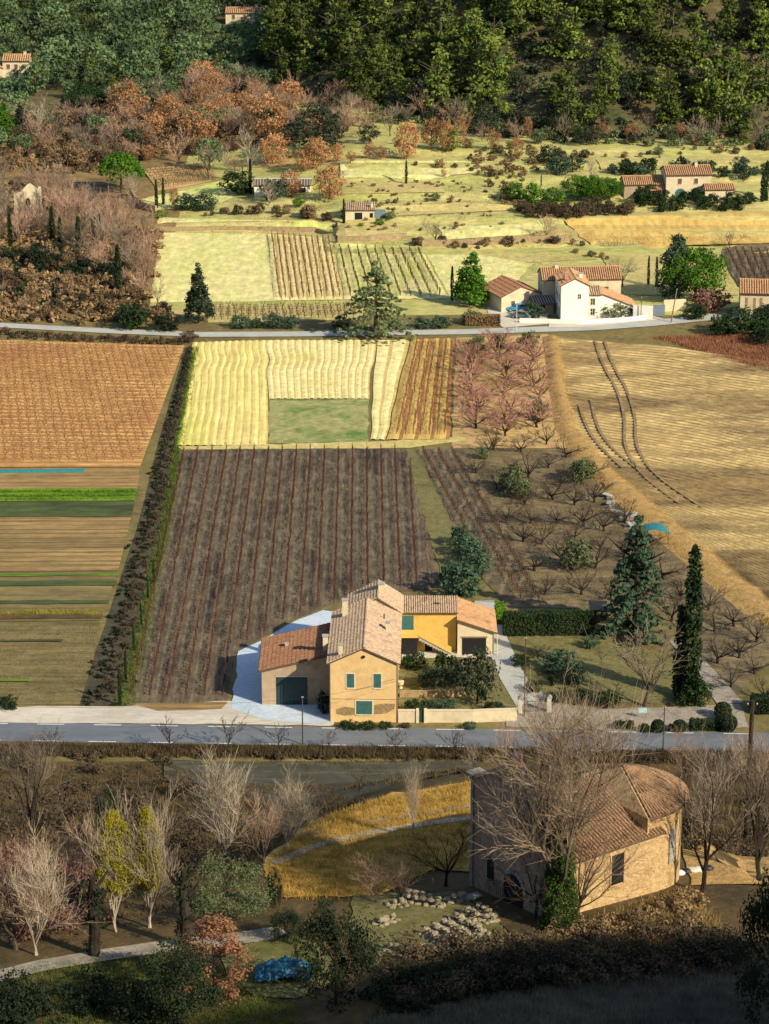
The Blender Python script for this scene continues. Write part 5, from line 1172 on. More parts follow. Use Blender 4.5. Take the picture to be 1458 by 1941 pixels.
wall_run(gwl, [(1200, 604), (1237, 606)], 2.6, .3, 'plaster_white'); wall_run(gwl, [(1258, 590), (1300, 588)], 2.2, .3, 'plaster_cream')
a = P(1238, 600); MB().box(0, 2.2, -.04, .04, .1, 2.3).build('gate', 'shutter_blue', gwl, (a.x, a.y, a.z))
# cars in the yard
def car(name, label, mat, x, y, rz):
    p = P(x, y); c = thing(name, label, 'car', (p.x, p.y, p.z + .1), rz)
    prof = [(-2.0, .35), (2.0, .35), (2.05, .75), (1.75, .92), (.95, 1.0), (.45, 1.48), (-1.3, 1.5), (-1.9, .95), (-2.05, .8)]
    b = MB().prism(prof, 'y', -.82, .82); b.build('body', mat, c)
    for s in (-1, 1):
        MB().prism([(.82, 1.02), (.4, 1.4), (-.4, 1.42), (-.4, 1.02)], 'y', s * .825, s * .835).build('side_window', 'glass_dark', c)
        MB().prism([(-.5, 1.02), (-.5, 1.42), (-1.2, 1.42), (-1.6, 1.02)], 'y', s * .825, s * .835).build('side_window', 'glass_dark', c)
        MB().box(2.04, 2.07, s * .6 - .15, s * .6 + .15, .6, .75).build('headlight', 'sign_white', c)
        for xx in (-1.25, 1.25):
            w = MB().tube([(xx, s * .68, .32), (xx, s * .86, .32)], .32, 12, True).build('wheel', 'tyre', c); MB().tube([(xx, s * .862, .32), (xx, s * .875, .32)], .17, 10, True).build('rim', 'metal_roof', w)
    MB().prism([(.99, 1.0), (.5, 1.46), (.53, 1.46), (1.02, 1.0)], 'y', -.7, .7).build('windscreen', 'glass_dark', c)
car('parked_car', 'light blue hatchback parked in the yard of the white farmhouse', 'car_blue', 980, 590, R(180)); car('parked_car', 'dark grey hatchback parked beside the light blue car', 'car_grey', 988, 604, R(150))
sheet('yard', [(925, 572), (985, 560), (1040, 585), (1035, 615), (955, 622), (925, 600)], 'gravel', off=.09)
sheet('yard', [(1040, 609), (1230, 598), (1260, 606), (1100, 622), (1040, 622)], 'gravel', off=.16)

# ---------------- cream villa, stone hut, ruin, far houses, tiled barn
p = P(1262, 378); vl = thing('cream_villa', 'cream villa with tiled roofs, arched door and lower wings above the golden field', 'villa', (p.x, p.y, p.z), R(4))
gable(vl, 0, 10, 0, 7, 5.4, 6.7, 'plaster_cream', 'tile_orange', None, 'x', .4, rib=.45, course=.8, rad=.16)
gable(vl, 8.0, 14.5, -3.5, -.05, 2.7, 3.6, 'plaster_cream', 'tile_orange', None, 'x', .3, name='wing_wall', rib=.45, course=.8, rad=.16)
gable(vl, -9, -.05, 1.5, 7.5, 3.0, 4.3, 'plaster_grey', 'tile_orange', None, 'x', .3, name='wing_wall', rib=.45, course=.8, rad=.16)
for x in (3.0, 6.6): window(vl, (x, 0, 4.0), .9, 1.2, 'x', -1, 'shutter_brown', 'trim_cream')
w = MB(); arch(w, 3.2, 0, 2.4, 2.4, -.04, .02); w.build('arched_door', 'shutter_teal', vl); chimney(vl, 7, 3, 6.2, 7.6, .6)
MB().box(-5.5, -1.0, -1.5, 1.45, 2.3, 2.45).build('porch_roof', 'tile_brick', vl)
for x in (-5.3, -1.2): MB().box(x - .1, x + .1, -1.4, -1.2, 0, 2.29).build('porch_post', 'wood_pale', vl)
p = P(655, 418); ht = thing('stone_hut', 'small pale stone hut with flat tiled roof beside a cypress on the terrace', 'hut', (p.x, p.y, p.z), R(2))
MB().prism([(0, -.3), (4, -.3), (4, 2.9), (0, 2.2)], 'x', 0, 6.2).build('wall', 'plaster_cream', ht)
roof_plane(ht, (-.3, -.3, 2.3), (6.5, -.3, 2.3), (6.5, 4.2, 3.1), (-.3, 4.2, 3.1), 'tile_pale', .4, .8, .14)
MB().box(2.0, 3.6, -.04, .01, 0, 1.7).build('doorway', 'dark_opening', ht); MB().box(5.2, 5.9, -.04, .01, .6, 1.6).build('window', 'dark_opening', ht); chimney(ht, 5.7, 1, 2.6, 3.6, .5)
MB().box(6.3, 8.6, 0, 2.2, -.2, 1.9).build('side_shed', 'shutter_blue', ht)
p = P(28, 412); ru = thing('ruined_house', 'roofless cream stone ruin among the leafless trees', 'ruin', (p.x, p.y, p.z), R(8))
MB().prism([(0, -.3), (6, -.3), (6, 6.2), (5.4, 6.0), (3.6, 7.4), (3.0, 7.2), (1.4, 5.6), (0, 5.0)], 'y', 0, .6).build('gable_wall', 'plaster_cream', ru)
MB().prism([(0.62, -.3), (7, -.3), (7, 4.2), (5.5, 5.6), (3, 5.2), (.62, 6.0)], 'x', 5.4, 6.0).build('side_wall', 'plaster_cream', ru); MB().prism([(0.62, -.3), (7, -.3), (7, 3.6), (3, 4.8), (.62, 4.9)], 'x', 0, .55).build('side_wall', 'plaster_cream', ru)
w = MB(); arch(w, 3, 2.6, 1.0, 1.6, -.03, .02); w.build('window_opening', 'dark_opening', ru)
def farhouse(x, y, label, w, dp, he, hr, wall, tile, rz=0, wins=3):
    p = P(x, y); o = thing('country_house', label, 'house', (p.x, p.y, p.z + .2), rz)
    gable(o, 0, w, 0, dp, he, hr, wall, tile, None, 'x', .4, rib=.6, course=1.2, rad=.2, z0=-1.5)
    for i in range(wins): window(o, (w * (i + .7) / (wins + .4), 0, he * .66), 1.0, 1.3, 'x', -1, 'shutter_brown', 'trim_cream')
    MB().box(w * .4, w * .4 + 1.3, -.05, .02, 0, 2.1).build('door', 'shutter_brown', o); chimney(o, w * .8, dp / 2, hr - .4, hr + .9, .7); return o
h1 = farhouse(428, 46, 'cream country house with long tiled roof on the far wooded rise', 12, 8, 3.3, 4.5, 'plaster_cream', 'tile_orange'); MB().box(12.05, 18, 1, 1.3, -1, .9).build('terrace_wall', 'plaster_cream', h1)
h2 = farhouse(6, 148, 'cream country house with tiled roof at the edge of the distant woodland', 7.5, 6, 4.6, 5.9, 'plaster_cream', 'tile_orange', 0, 3)
gable(h2, -4, -.05, -.6, 5, 2.6, 3.6, 'plaster_cream', 'tile_orange', None, 'y', .3, name='wing_wall', rib=.6, course=1.2, rad=.2)
p = P(495, 372); hh = thing('hidden_cottage', 'pale roofed low cottage half hidden behind trees below the copper oaks', 'cottage', (p.x, p.y, p.z))
gable(hh, -1.5, 11, 0, 5, 2.4, 3.3, 'plaster_white', 'metal_roof', None, 'x', .3, rib=.6, course=3, rad=.06); MB().box(7, 10, -.04, .01, 0, 1.9).build('doorway', 'dark_opening', hh)
p = P(1402, 605); bn = thing('tiled_barn', 'stone barn with orange tiled roof standing behind dark bushes near the broad pine', 'barn', (p.x, p.y, p.z), R(-6))
gable(bn, 0, 10, 0, 8, 5.0, 6.6, 'plaster_cream', 'tile_orange', None, 'x', .4, rib=.45, course=.8, rad=.16)
for x in (.9, 2.4, 3.6): MB().box(x, x + .5, -.03, .01, 1.0, 4.2).build('damp_streak', 'plaster_stain', bn)
MB().box(6, 7.5, -.04, .01, 2.8, 4.3).build('window', 'dark_opening', bn)
# retaining walls of the terraces
for px, h, lb in (([(303, 438), (400, 436), (500, 437), (600, 440), (628, 442)], .9, 'long dry stone wall above the lime green field'), ([(640, 458), (700, 457), (770, 452)], 1.2, 'dry stone terrace wall below the stone hut'), ([(800, 466), (900, 462), (1000, 458), (1085, 456)], 1.2, 'dark dry stone terrace wall behind the white farmhouse')):
    o = thing('terrace_wall', lb, 'wall', (0, 0, 0)); wall_run(o, px, h, .5, 'wall_stone')
p1_, p2_ = P(254, 372), P(296, 402)
o = thing('sunken_wall', 'curved sunken dry stone wall beside the umbrella pine terrace', 'wall', (0, 0, 0)); wall_run(o, [(248, 368), (258, 385), (275, 397), (296, 404)], 1.6, .5, 'wall_stone')

# ================================================================== farm garden, road side
def hedge(name, label, x0, x1, y0, y1, z1, mat, seed, loc, rz=0, leaf=.14, dens=26, group=None):
    rg = np.random.default_rng(seed); n = int(dens * ((x1 - x0) * (y1 - y0) + 2 * (x1 - x0 + y1 - y0) * z1))
    C = []
    for _ in range(n):
        f = rg.integers(0, 4); x, y, z = rg.uniform(x0, x1), rg.uniform(y0, y1), rg.uniform(0, z1)
        if f == 0: z = z1
        elif f == 1: y = y0
        elif f == 2: x = x0 if rg.random() < .5 else x1
        else: z = z1 * rg.random() ** .5; y = rg.choice([y0, y1])
        C.append((x, y, z))
    v, f = leafquads(C, [.12] * len(C), 4, leaf, rg, 1, .2); v[:, 2] = np.maximum(v[:, 2], .02)
    o = thing(name, label, 'hedge', loc, rz, group)
    obj('foliage', npmesh('hedge', v, f), o, mat); MB().box(x0 + .12, x1 - .12, y0 + .12, y1 - .12, -.05, z1 - .12).build('core', 'wood_dark', o); return o
sheet('garden_ground', [(756, 1240), (905, 1232), (945, 1262), (985, 1350), (756, 1366)], 'dull_grass', off=.07)
sheet('lawn', [(962, 1208), (1140, 1200), (1280, 1250), (1275, 1335), (1010, 1325), (975, 1260)], 'dull_grass', off=.07)
sheet('forecourt', [(960, 1362), (990, 1330), (1050, 1332), (1140, 1345), (1320, 1340), (1400, 1335), (1420, 1380), (1200, 1388), (960, 1378)], 'path_dirt', off=.09)
ribbon('driveway', [(918, 1140), (924, 1165), (938, 1205), (952, 1240), (972, 1285), (1012, 1335)], [2.6, 2.8, 3.0, 3.2, 4.5], 'asphalt_light', .11)
ribbon('farm_track', [(1285, 1215), (1310, 1245), (1345, 1285), (1385, 1335)], [2.2, 2.6, 3.2], 'path_dirt', .10)
sheet('terrace_paving', [(762, 1228), (880, 1226), (930, 1232), (935, 1246), (762, 1250)], 'concrete_pale', off=.10)
gwal = thing('garden_wall', 'cream roadside garden wall with a narrow dark gate beside the farmhouse', 'wall', (0, 0, 0))
wall_run(gwal, [(755, 1369), (790, 1369)], 1.5, .25, 'plaster_cream', coping='trim_cream'); wall_run(gwal, [(808, 1369), (895, 1369), (980, 1366)], 1.5, .25, 'plaster_cream', coping='trim_cream')
for x in (791.5, 806.5):
    a = P(x, 1369.5); MB().box(-.17, .17, -.17, .17, -.1, 1.75).build('gate_pillar', 'trim_cream', gwal, (a.x, a.y, a.z))
a = P(793, 1369); MB().box(.12, .74, -.03, .03, .05, 1.5).build('gate', 'door_teal', gwal, (a.x, a.y, a.z))
rw = thing('retaining_wall', 'low stone retaining wall between the garden terraces', 'wall', (0, 0, 0)); wall_run(rw, [(758, 1322), (820, 1322), (885, 1320)], .9, .35, 'wall_stone')
for x, y, lb in ((986, 1352, 'pale gate pillar at the drive entrance, on the garden wall side'), (1041, 1350, 'pale gate pillar at the drive entrance, on the lawn side')):
    a = P(x, y); o = thing('gate_pillar', lb, 'pillar', a); MB().box(-.25, .25, -.25, .25, -.1, 1.9).build('shaft', 'concrete_pale', o); MB().prism([(-.32, 1.902), (.32, 1.902), (.25, 2.05), (0, 2.2), (-.25, 2.05)], 'y', -.32, .32).build('cap', 'concrete', o)
a, b = P(988, 1351), P(1039, 1349); o = thing('entrance_gate', 'grey barred double gate between the two pale gate pillars', 'gate', a, math.atan2(b.y - a.y, b.x - a.x)); L = (b - a).length
MB().box(.3, L - .3, -.03, .03, .15, .22).build('rail', 'iron_grey', o); MB().box(.3, L - .3, -.03, .03, 1.35, 1.42).build('rail', 'iron_grey', o)
for k in range(14): x = .35 + (L - .7) * k / 13; MB().tube([(x, 0, .05), (x, 0, 1.6)], .025, 5).build('gate_bar', 'iron_grey', o)
a = P(760, 1305); o = thing('garden_urn', 'pale stone urn on the garden terrace beside the farmhouse wall', 'urn', a); MB().lathe([(.22, 0), (.24, .08), (.12, .2), (.14, .35), (.34, .6), (.36, .85), (.42, .95), (.36, .98)], 14).build('bowl', 'trim_cream', o); MB().box(-.28, .28, -.28, .28, -.1, -.002).build('plinth', 'concrete', o)
# garden plants
for x, y, h, w, k, lb in [(818, 1302, 34, 1.3, 'shrub_teal', 'clipped grey green dome shrub in the farmhouse garden'), (905, 1335, 108, .66, 'holm', 'tall dark conifer in the farmhouse garden'), (845, 1285, 48, .9, 'shrub_hedge', 'dark green conifer beside the outside stair'), (785, 1268, 32, 1.2, 'shrub_hedge', 'green shrub against the farmhouse side wall'),
        (865, 1300, 36, 1.0, 'shrub_teal', 'pale green shrub between dome shrub and dark conifer'), (782, 1352, 28, .9, 'shrub_hedge', 'dark shrub just inside the garden wall by the house'), (815, 1350, 24, 1.3, 'shrub_teal', 'grey green shrub inside the garden wall by the gate'), (850, 1352, 26, 1.4, 'shrub_teal', 'spreading grey green shrub inside the garden wall'), (935, 1352, 22, 1.4, 'shrub_hedge', 'low green shrub inside the garden wall end'),
        (660, 1382, 16, 1.8, 'shrub_hedge', 'green bush under the farmhouse front wall, on the garage side'), (695, 1383, 15, 1.9, 'shrub_hedge', 'green bush under the farmhouse ground floor window'), (730, 1382, 14, 1.7, 'shrub_hedge', 'green bush under the farmhouse front wall, on the garden side'), (768, 1380, 9, 2, 'shrub_brown', 'brown tuft bush before the garden gate'), (890, 1382, 14, 1.6, 'shrub_teal', 'green bush outside the garden wall'),
        (1062, 1275, 40, 1.5, 'shrub_teal', 'broad grey green shrub in the middle of the lawn'), (1085, 1295, 34, 1.2, 'shrub_teal', 'second grey green shrub on the lawn'), (1048, 1300, 22, .7, 'shrub_dark', 'small dark column shrub on the lawn'), (1120, 1228, 22, 1.2, 'shrub_teal', 'green shrub at the back of the lawn'),
        (1062, 1330, 22, 2.0, 'shrub_hedge', 'dark bush in the front lawn border, by the gate pillar'), (1105, 1332, 24, 1.8, 'shrub_hedge', 'dark bush in the front lawn border, middle'), (1150, 1336, 24, 1.8, 'shrub_hedge', 'dark bush in the front lawn border, under the bare tree'), (1325, 1335, 50, .9, 'shrub_hedge', 'green leafy bush at the foot of the tall cypress'), (1295, 1338, 26, 1.2, 'shrub_hedge', 'low dark bush at the foot of the shorter cypress'),
        (512, 1330, 62, .38, 'shrub_hedge', 'climbing green shrub on the garage corner'), (614, 1352, 42, .55, 'shrub_dark', 'dark climbing bush between garage and farmhouse'), (870, 1168, 30, 1.3, 'shrub_hedge', 'dark bush behind the open garage'), (905, 1175, 24, 1.2, 'shrub_hedge', 'green bush at the garage roof edge'), (985, 1262, 22, 1.3, 'shrub_hedge', 'dark bush along the drive'), (1012, 1312, 22, 1.3, 'shrub_hedge', 'dark bush along the lower drive'), (15, 1345, 26, 1.2, 'shrub_hedge', 'green bush by the gravel verge at the field corner')]:
    p = P(x, y); plant(k, x, 'conifer_tree' if k == 'holm' else 'shrub', lb, 'tree' if k == 'holm' else 'shrub', p, hpx(p, h), wide=w)
solo('darkcedar', 1203, 1205, 225, 'cedar_tree', 'tall dark drooping cedar behind the clipped hedge', wide=.92)
solo('cypress', 1308, 1325, 282, 'cypress_tree', 'very tall dark cypress beside the gravel track', wide=1.0)
solo('cypress', 1288, 1320, 170, 'cypress_tree', 'shorter dark cypress touching the very tall cypress', wide=1.3, idx=1)
solo('bare', 1222, 1338, 150, 'bare_tree', 'round grey leafless tree in front of the lawn', wide=1.45, idx=3)
solo('orchard', 1020, 1250, 38, 'bare_sapling', 'small leafless tree at the corner of the lawn'); solo('young', 1140, 1258, 34, 'bare_sapling', 'thin leafless sapling in the middle of the lawn')
p = P(956, 1207); hedge('clipped_hedge', 'long dark clipped hedge at the back of the lawn', 0, 11.5, 0, 1.6, 2.9, 'leaf_hedge', 3, p, R(1)); p = P(940, 1185); hedge('clipped_hedge', 'short bright clipped hedge beside the white drive', 0, 1.2, 0, 2.5, 2.2, 'leaf_bright', 4, p)
for x, y, w, d_, h, lb in ((1310, 1386, 3.6, 1.3, 1.1, 'rectangular clipped box hedge by the road'), (1165, 1384, 2.2, .9, .8, 'low clipped hedge behind the big bare tree by the road'), (1270, 1388, 1.5, .8, .7, 'small clipped hedge between two round topiary balls')):
    hedge('box_hedge', lb, 0, w, 0, d_, h, 'leaf_hedge', x, P(x, y))
for x, y, r_, lb in ((1247, 1388, .75, 'round topiary ball beside the low clipped hedge'), (1288, 1388, .75, 'round topiary ball between small clipped hedge and rectangular box hedge'), (1380, 1386, 1.0, 'round topiary ball at the far end of the rectangular box hedge'), (1370, 1362, 1.0, 'round topiary ball behind the rectangular box hedge'), (1222, 1388, .5, 'smallest round topiary ball by the road')):
    rg = np.random.default_rng(x); a = P(x, y); o = thing('topiary_ball', lb, 'topiary', a); d3 = rg.normal(size=(420, 3)); d3 /= np.linalg.norm(d3, axis=1)[:, None]
    v, f = leafquads(d3 * r_ + [0, 0, r_], [.1] * 420, 4, .11, rg); obj('foliage', npmesh('ball', v, f), o, 'leaf_hedge'); MB().lathe([(r_ * .3, .05), (r_ * .8, r_ * .45), (r_ * .88, r_), (r_ * .6, r_ * 1.6), (.05, r_ * 1.85)], 10).build('core', 'wood_dark', o)
p = P(1428, 1355); hedge('clipped_hedge', 'dark clipped hedge at the end of the gravel track', 0, 5, 0, 2.5, 1.7, 'leaf_dark', 9, p)
p = P(883, 618); hedge('clipped_hedge', 'brown clipped hedge before the white farmhouse yard', 0, 6.3, 0, 1.6, 1.9, 'dry_scrub', 8, p)
# small structures
p = P(1120, 1182); o = thing('garden_shed', 'small dark garden shed with grey roof in front of the hedge', 'shed', p); MB().box(0, 2.0, 0, 1.8, -.1, 1.9).build('wall', 'wood_dark', o); MB().prism([(-.2, 1.9), (2.1, 2.3), (2.1, 2.38), (-.2, 1.98)], 'x', -.2, 2.2).build('roof', 'wood_pale', o); MB().box(.6, 1.3, -.03, .01, 0, 1.7).build('door', 'wood_pole', o)
p = P(1104, 1210); o = thing('swing_frame', 'grey A-frame swing on the lawn before the hedge', 'swing', p)
for y in (0, 1.8):
    for s in (-.7, .7): MB().tube([(s, y, 0), (0, y, 2.1)], .04, 6).build('leg', 'iron_grey', o)
MB().tube([(0, 0, 2.1), (0, 1.8, 2.1)], .04, 6).build('top_bar', 'iron_grey', o); MB().box(-.12, .12, .7, 1.1, .45, .49).build('seat', 'wood_dark', o)
for y in (.72, 1.08): MB().tube([(0, y, .49), (0, y, 2.1)], .01, 4).build('rope', 'iron', o)
p = P(1222, 1034); o = thing('tarp_shelter', 'teal roofed open shelter at the edge of the orchard', 'shelter', p); sh = MB(); n = 10
for i in range(n + 1):
    t = i / n
    for j in (0, 1): sh.v.append((3.4 * t, j * 3.0, 2.0 + .55 * math.sin(math.pi * t) - .35 * t + .05 * math.sin(9 * t + j)))
sh.f = [(2 * i, 2 * i + 2, 2 * i + 3, 2 * i + 1) for i in range(n)]; so_ = sh.build('canopy', 'plastic_teal', o); sm = so_.modifiers.new('s', 'SOLIDIFY'); sm.thickness = .04
for x, y in ((.05, .05), (3.3, .05), (.05, 2.95), (3.3, 2.95)): MB().tube([(x, y, -.1), (x, y, 2.0)], .05, 6).build('post', 'wood_pole', o)
p = P(1218, 1362); o = thing('notice_board', 'pale blue lettered notice board on two posts by the forecourt', 'sign', p); MB().box(-.52, .52, -.03, .03, .7, 1.35).build('panel', 'sign_blue', o)
for s in (-.4, .4): MB().tube([(s, .05, -.1), (s, .05, 1.35)], .03, 6).build('post', 'iron_grey', o)
for k in range(3): MB().box(-.4, .4 - .12 * k, -.036, -.031, 1.2 - k * .16, 1.24 - k * .16).build('text_line', 'sign_white', o)
for i, (x, y) in enumerate([(1160, 960), (1180, 978), (1200, 1000), (1150, 945), (1192, 985)]):
    p = P(x, y); o = thing('scrap_heap', ['heap of grey planks and sheet metal by the orchard, with a slanting board', 'heap of grey sheets in the orchard junk row', 'heap of grey boards beside the dark cedar top', 'small heap of pale scrap under an orchard tree', 'flat heap of grey scrap in the orchard junk row'][i], 'scrap heap', p)
    for k in range(6):
        m = MB().box(-random.uniform(.5, 1.1), random.uniform(.5, 1.1), -.3, .3, 0, .12).build('board', ['scrap_metal', 'wood_pale', 'concrete'][k % 3], o, (random.gauss(0, .5), random.gauss(0, .5), .1 + k * .1)); m.rotation_euler = (random.gauss(0, .2), random.gauss(0, .2), random.uniform(0, 3))
p = P(-20, 896); q = P(160, 894); o = thing('crop_tunnel', 'long low blue green crop tunnel across the brown strip field', 'crop tunnel', p, math.atan2(q.y - p.y, q.x - p.x)); L = (q - p).length
tn = MB(); tn.prism([(.5 * math.cos(math.pi * k / 8), .45 * math.sin(math.pi * k / 8)) for k in range(9)], 'x', 0, L); tn.build('cover', 'plastic_teal', o)
for k in range(0, int(L), 2): MB().tube([(k + .5, .52 * math.cos(math.pi * j / 8), .47 * math.sin(math.pi * j / 8)) for j in range(9)], .02, 4).build('hoop', 'iron_grey', o)
# utility poles
def upole(x, y, h, label, arm=True, r=.11, mat='wood_pole', lean=0):
    p = P(x, y); hm = hpx(p, h); o = thing('utility_pole', label, 'pole', p); MB().tube([(0, 0, -.2), (lean * .5, 0, hm * .5), (lean, 0, hm)], [r, r * .85, r * .7], 8, True).build('pole', mat, o)
    if arm: MB().box(lean - .5, lean + .5, -.05, .05, hm - .5, hm - .4).build('crossarm', mat, o)
    for s in (-.4, .4): MB().lathe([(.03, 0), (.05, .06), (.03, .14)], 8).build('insulator', 'sign_white', o, (lean + s * (1 if arm else .2), 0, hm - .4 if arm else hm - .2))
    return Vector((p.x + lean, p.y, p.z + hm - .3))
w1 = upole(574, 1413, 94, 'slim wooden pole on the roadside before the garage', False, .09); w2 = upole(1257, 1424, 86, 'slim wooden pole on the roadside near the topiary balls', False, .09)
w3 = upole(1414, 1598, 272, 'tall dark wooden pole on the slope beyond the chapel apse', True, .26, 'wood_dark'); w4 = upole(994, 1358, 150, 'tall thin pole beside the drive entrance', False, .08)
upole(1272, 612, 62, 'leaning pale wooden pole by the courtyard wall', False, .14, 'wood_pale', .9); upole(1215, 606, 42, 'thin street pole by the white garden wall', False, .08, 'iron_grey'); upole(979, 628, 48, 'pale pole at the white farmhouse yard entrance', False, .09, 'concrete_pale')
def wire(a, b, sag, label):
    n = 14; pts = [a.lerp(b, i / n) - Vector((0, 0, sag * 4 * (i / n) * (1 - i / n))) for i in range(n + 1)]
    tag(MB().tube(pts, .016, 4).build('overhead_wire', 'iron'), label, 'wire')
wire(w1, w4, 1.0, 'overhead wire from the garage pole to the drive pole'); wire(w4, w2, .8, 'overhead wire from the drive pole to the topiary pole'); wire(w2, w3, 1.6, 'overhead wire rising from the topiary pole to the tall dark pole')
wire(w1, P(-300, 1413) + Vector((0, 0, 6)), 1.2, 'overhead wire running along the gravel verge from the garage pole')
_s = MB().tube([w2 - Vector((0, 0, .4)), P(1205, 1424)], .02, 4).build('stay_wire', 'iron'); tag(_s, 'slanting stay wire of the pole near the topiary balls', 'wire')
# hedge of the ditch
ditch = [(362, 660), (338, 760), (318, 845), (302, 930), (285, 1010), (262, 1090), (238, 1180), (212, 1270), (195, 1338)]
dp = resample([P(*q) for q in ditch], 420); wd = np.linspace(.2, 1.15, 420)
mass('ditch_hedge', [(x + random.gauss(0, w), y + random.gauss(0, .6)) for (x, y), w in zip(dp, wd)], 'brown_scrub', 'dark bramble hedge along the ditch between the fields', 'hedge', (.3, .7), 61, .14, 4, 12)
mass('ditch_hedge', [(x - w + random.gauss(0, w * .6), y + random.gauss(0, .6)) for (x, y), w in zip(dp[::2], wd[::2])], 'leaf_dark', 'black green ivy under the ditch hedge', 'hedge', (.3, .6), 62, .16, 4, 12)
ribbon('ditch', ditch, [2.0, 3.0, 4.2, 5.6], 'ditch_soil', .07)  # flat strip; its dark colour stands in for shade inside the ditch
tufts('verge_grass', [(x + .5 + 1.9 * w + random.gauss(0, .15 + .4 * w), y) for (x, y), w in zip(np.repeat(dp, 6, 0), np.repeat(wd, 6)) for _ in (0,)], 'green_blade', .4, 5, .06, .6, 63, .2, 'green grass between ditch hedge and vineyard', 'grass')

# ================================================================== near slope, below the road
furrow('field', [(310, 1446), (310, 1480)], [(905, 1442), (905, 1480)], 'slate_soil', 1.3, 'v', .16, .10, 2, .8, mat2='ditch_soil')
sheet('gold_slope', [(500, 1650), (545, 1600), (600, 1560), (680, 1530), (770, 1505), (897, 1482), (900, 1560), (890, 1655), (820, 1650), (720, 1700), (540, 1705)], 'gold_grass', off=.12, step=1.2)
ribbon('footpath', [(520, 1640), (600, 1605), (700, 1582), (800, 1566), (895, 1552)], .9, 'asphalt_light', .16)
ribbon('footpath', [(700, 1560), (800, 1545), (895, 1530)], .6, 'path_dirt', .16)
ribbon('footpath', [(-40, 1862), (80, 1832), (200, 1812), (320, 1795), (420, 1785), (540, 1768)], [1.8, 2.0, 2.2, 2.2], 'path_dirt', .10)
sheet('lawn', [(670, 1700), (880, 1690), (960, 1740), (940, 1800), (720, 1815), (660, 1760)], 'dull_grass', off=.08, step=1.5)
sheet('lawn', [(440, 1800), (500, 1783), (560, 1772), (600, 1790), (640, 1830), (620, 1870), (560, 1895), (480, 1890), (430, 1850)], 'dull_grass', off=.08, step=1.5, jit=.4)
sheet('bare_earth', [(1290, 1600), (1470, 1590), (1480, 1680), (1310, 1680)], 'earth_bank', off=.08, step=1.5)
sheet('bare_earth', [(860, 1690), (900, 1690), (1030, 1760), (990, 1790), (940, 1745)], 'slope_soil', off=.10, step=1.5)
def T(name, px, n, seed, mat, h, lb, bl=6, w=.04, lean=.6, spread=.25): tufts(name, scatter(px, n, seed), mat, h, bl, w, lean, seed, spread, lb, 'grass')
T('dry_grass', [(505, 1650), (550, 1600), (605, 1560), (685, 1530), (770, 1508), (892, 1486), (895, 1560), (885, 1650), (820, 1650), (720, 1700), (540, 1705)], 4200, 70, 'gold_blade', .40, 'golden dry grass on the slope facing the chapel front', 7, .035, .9)
T('roadside_grass', [(-60, 1412), (700, 1419), (1458, 1428), (1458, 1450), (700, 1438), (-60, 1432)], 5200, 71, 'dull_blade', .6, 'dark dry grass on the bank below the road', 6, .05)
T('slope_grass', [(-60, 1450), (330, 1450), (520, 1540), (480, 1680), (200, 1760), (-60, 1760)], 5200, 72, 'dull_blade', .5, 'dull dry grass on the slope between road and footpath', 6, .045)
T('slope_grass', [(1285, 1440), (1500, 1430), (1500, 1600), (1300, 1610)], 3600, 73, 'dull_blade', .7, 'brown dry grass on the slope behind the apse', 6, .045)
T('lawn_grass', [(665, 1700), (880, 1690), (960, 1740), (940, 1800), (720, 1815), (660, 1760)], 2600, 74, 'green_blade', .12, 'short grass around the stone stacks', 6, .03)
T('lawn_grass', [(450, 1795), (560, 1775), (610, 1815), (600, 1870), (470, 1880)], 1800, 75, 'green_blade', .14, 'short green grass around the blue tarpaulin', 6, .03)
T('hill_grass', [(600, 1990), (760, 1910), (1100, 1860), (1400, 1830), (1560, 1820), (1560, 1990)], 9000, 76, 'dark_blade', .35, 'dull grey grass on the near hillside', 6, .03)
T('hill_grass', [(-60, 1850), (300, 1800), (480, 1850), (600, 1950), (300, 1990), (-60, 1990)], 4500, 77, 'green_blade', .2, 'rough green grass below the footpath', 6, .03)
T('chapel_grass', [(1090, 1760), (1300, 1690), (1380, 1780), (1100, 1830), (1000, 1790)], 3200, 78, 'straw_blade', .5, 'tall dry grass at the foot of the chapel wall', 6, .035)
def Ms(px, n, seed, mat, lb, hr, leaf=.12, nc=5, nl=40): mass('scrub', scatter(px, n, seed), mat, lb, 'scrub', hr, seed, leaf, nc, nl)
Ms([(700, 1850), (760, 1800), (1000, 1790), (1300, 1760), (1420, 1800), (1400, 1850), (1000, 1880), (760, 1920)], 150, 80, 'brown_scrub', 'dark brown scrub on the near hillside below the chapel', (.8, 1.9))
Ms([(680, 1900), (800, 1850), (1000, 1840), (1380, 1800), (1400, 1835), (1000, 1870), (760, 1930)], 120, 81, 'leaf_dark', 'black green scrub on the near hillside below the chapel', (.8, 1.8))
Ms([(1040, 1770), (1200, 1740), (1320, 1700), (1340, 1770), (1100, 1810)], 50, 82, 'dry_scrub', 'tan scrub at the foot of the chapel wall', (.5, 1.3))
Ms([(-60, 1900), (250, 1850), (300, 1941), (260, 1990), (-60, 1990)], 60, 83, 'leaf_dark', 'black green scrub below the footpath', (.8, 1.8))
Ms([(0, 1620), (170, 1640), (200, 1740), (60, 1790), (-60, 1760)], 70, 84, 'leaf_redbud', 'reddish twiggy scrub under the birch like tree', (1.0, 2.2))
Ms([(-60, 1440), (330, 1440), (480, 1520), (470, 1600), (200, 1600), (-60, 1600)], 90, 85, 'brown_scrub', 'dark bramble patches on the slope between road and footpath', (.8, 2.4), .16)
Ms([(280, 1580), (500, 1600), (480, 1680), (330, 1660)], 60, 86, 'brown_scrub', 'brown scrub between the pale bare trees', (.8, 2.0))
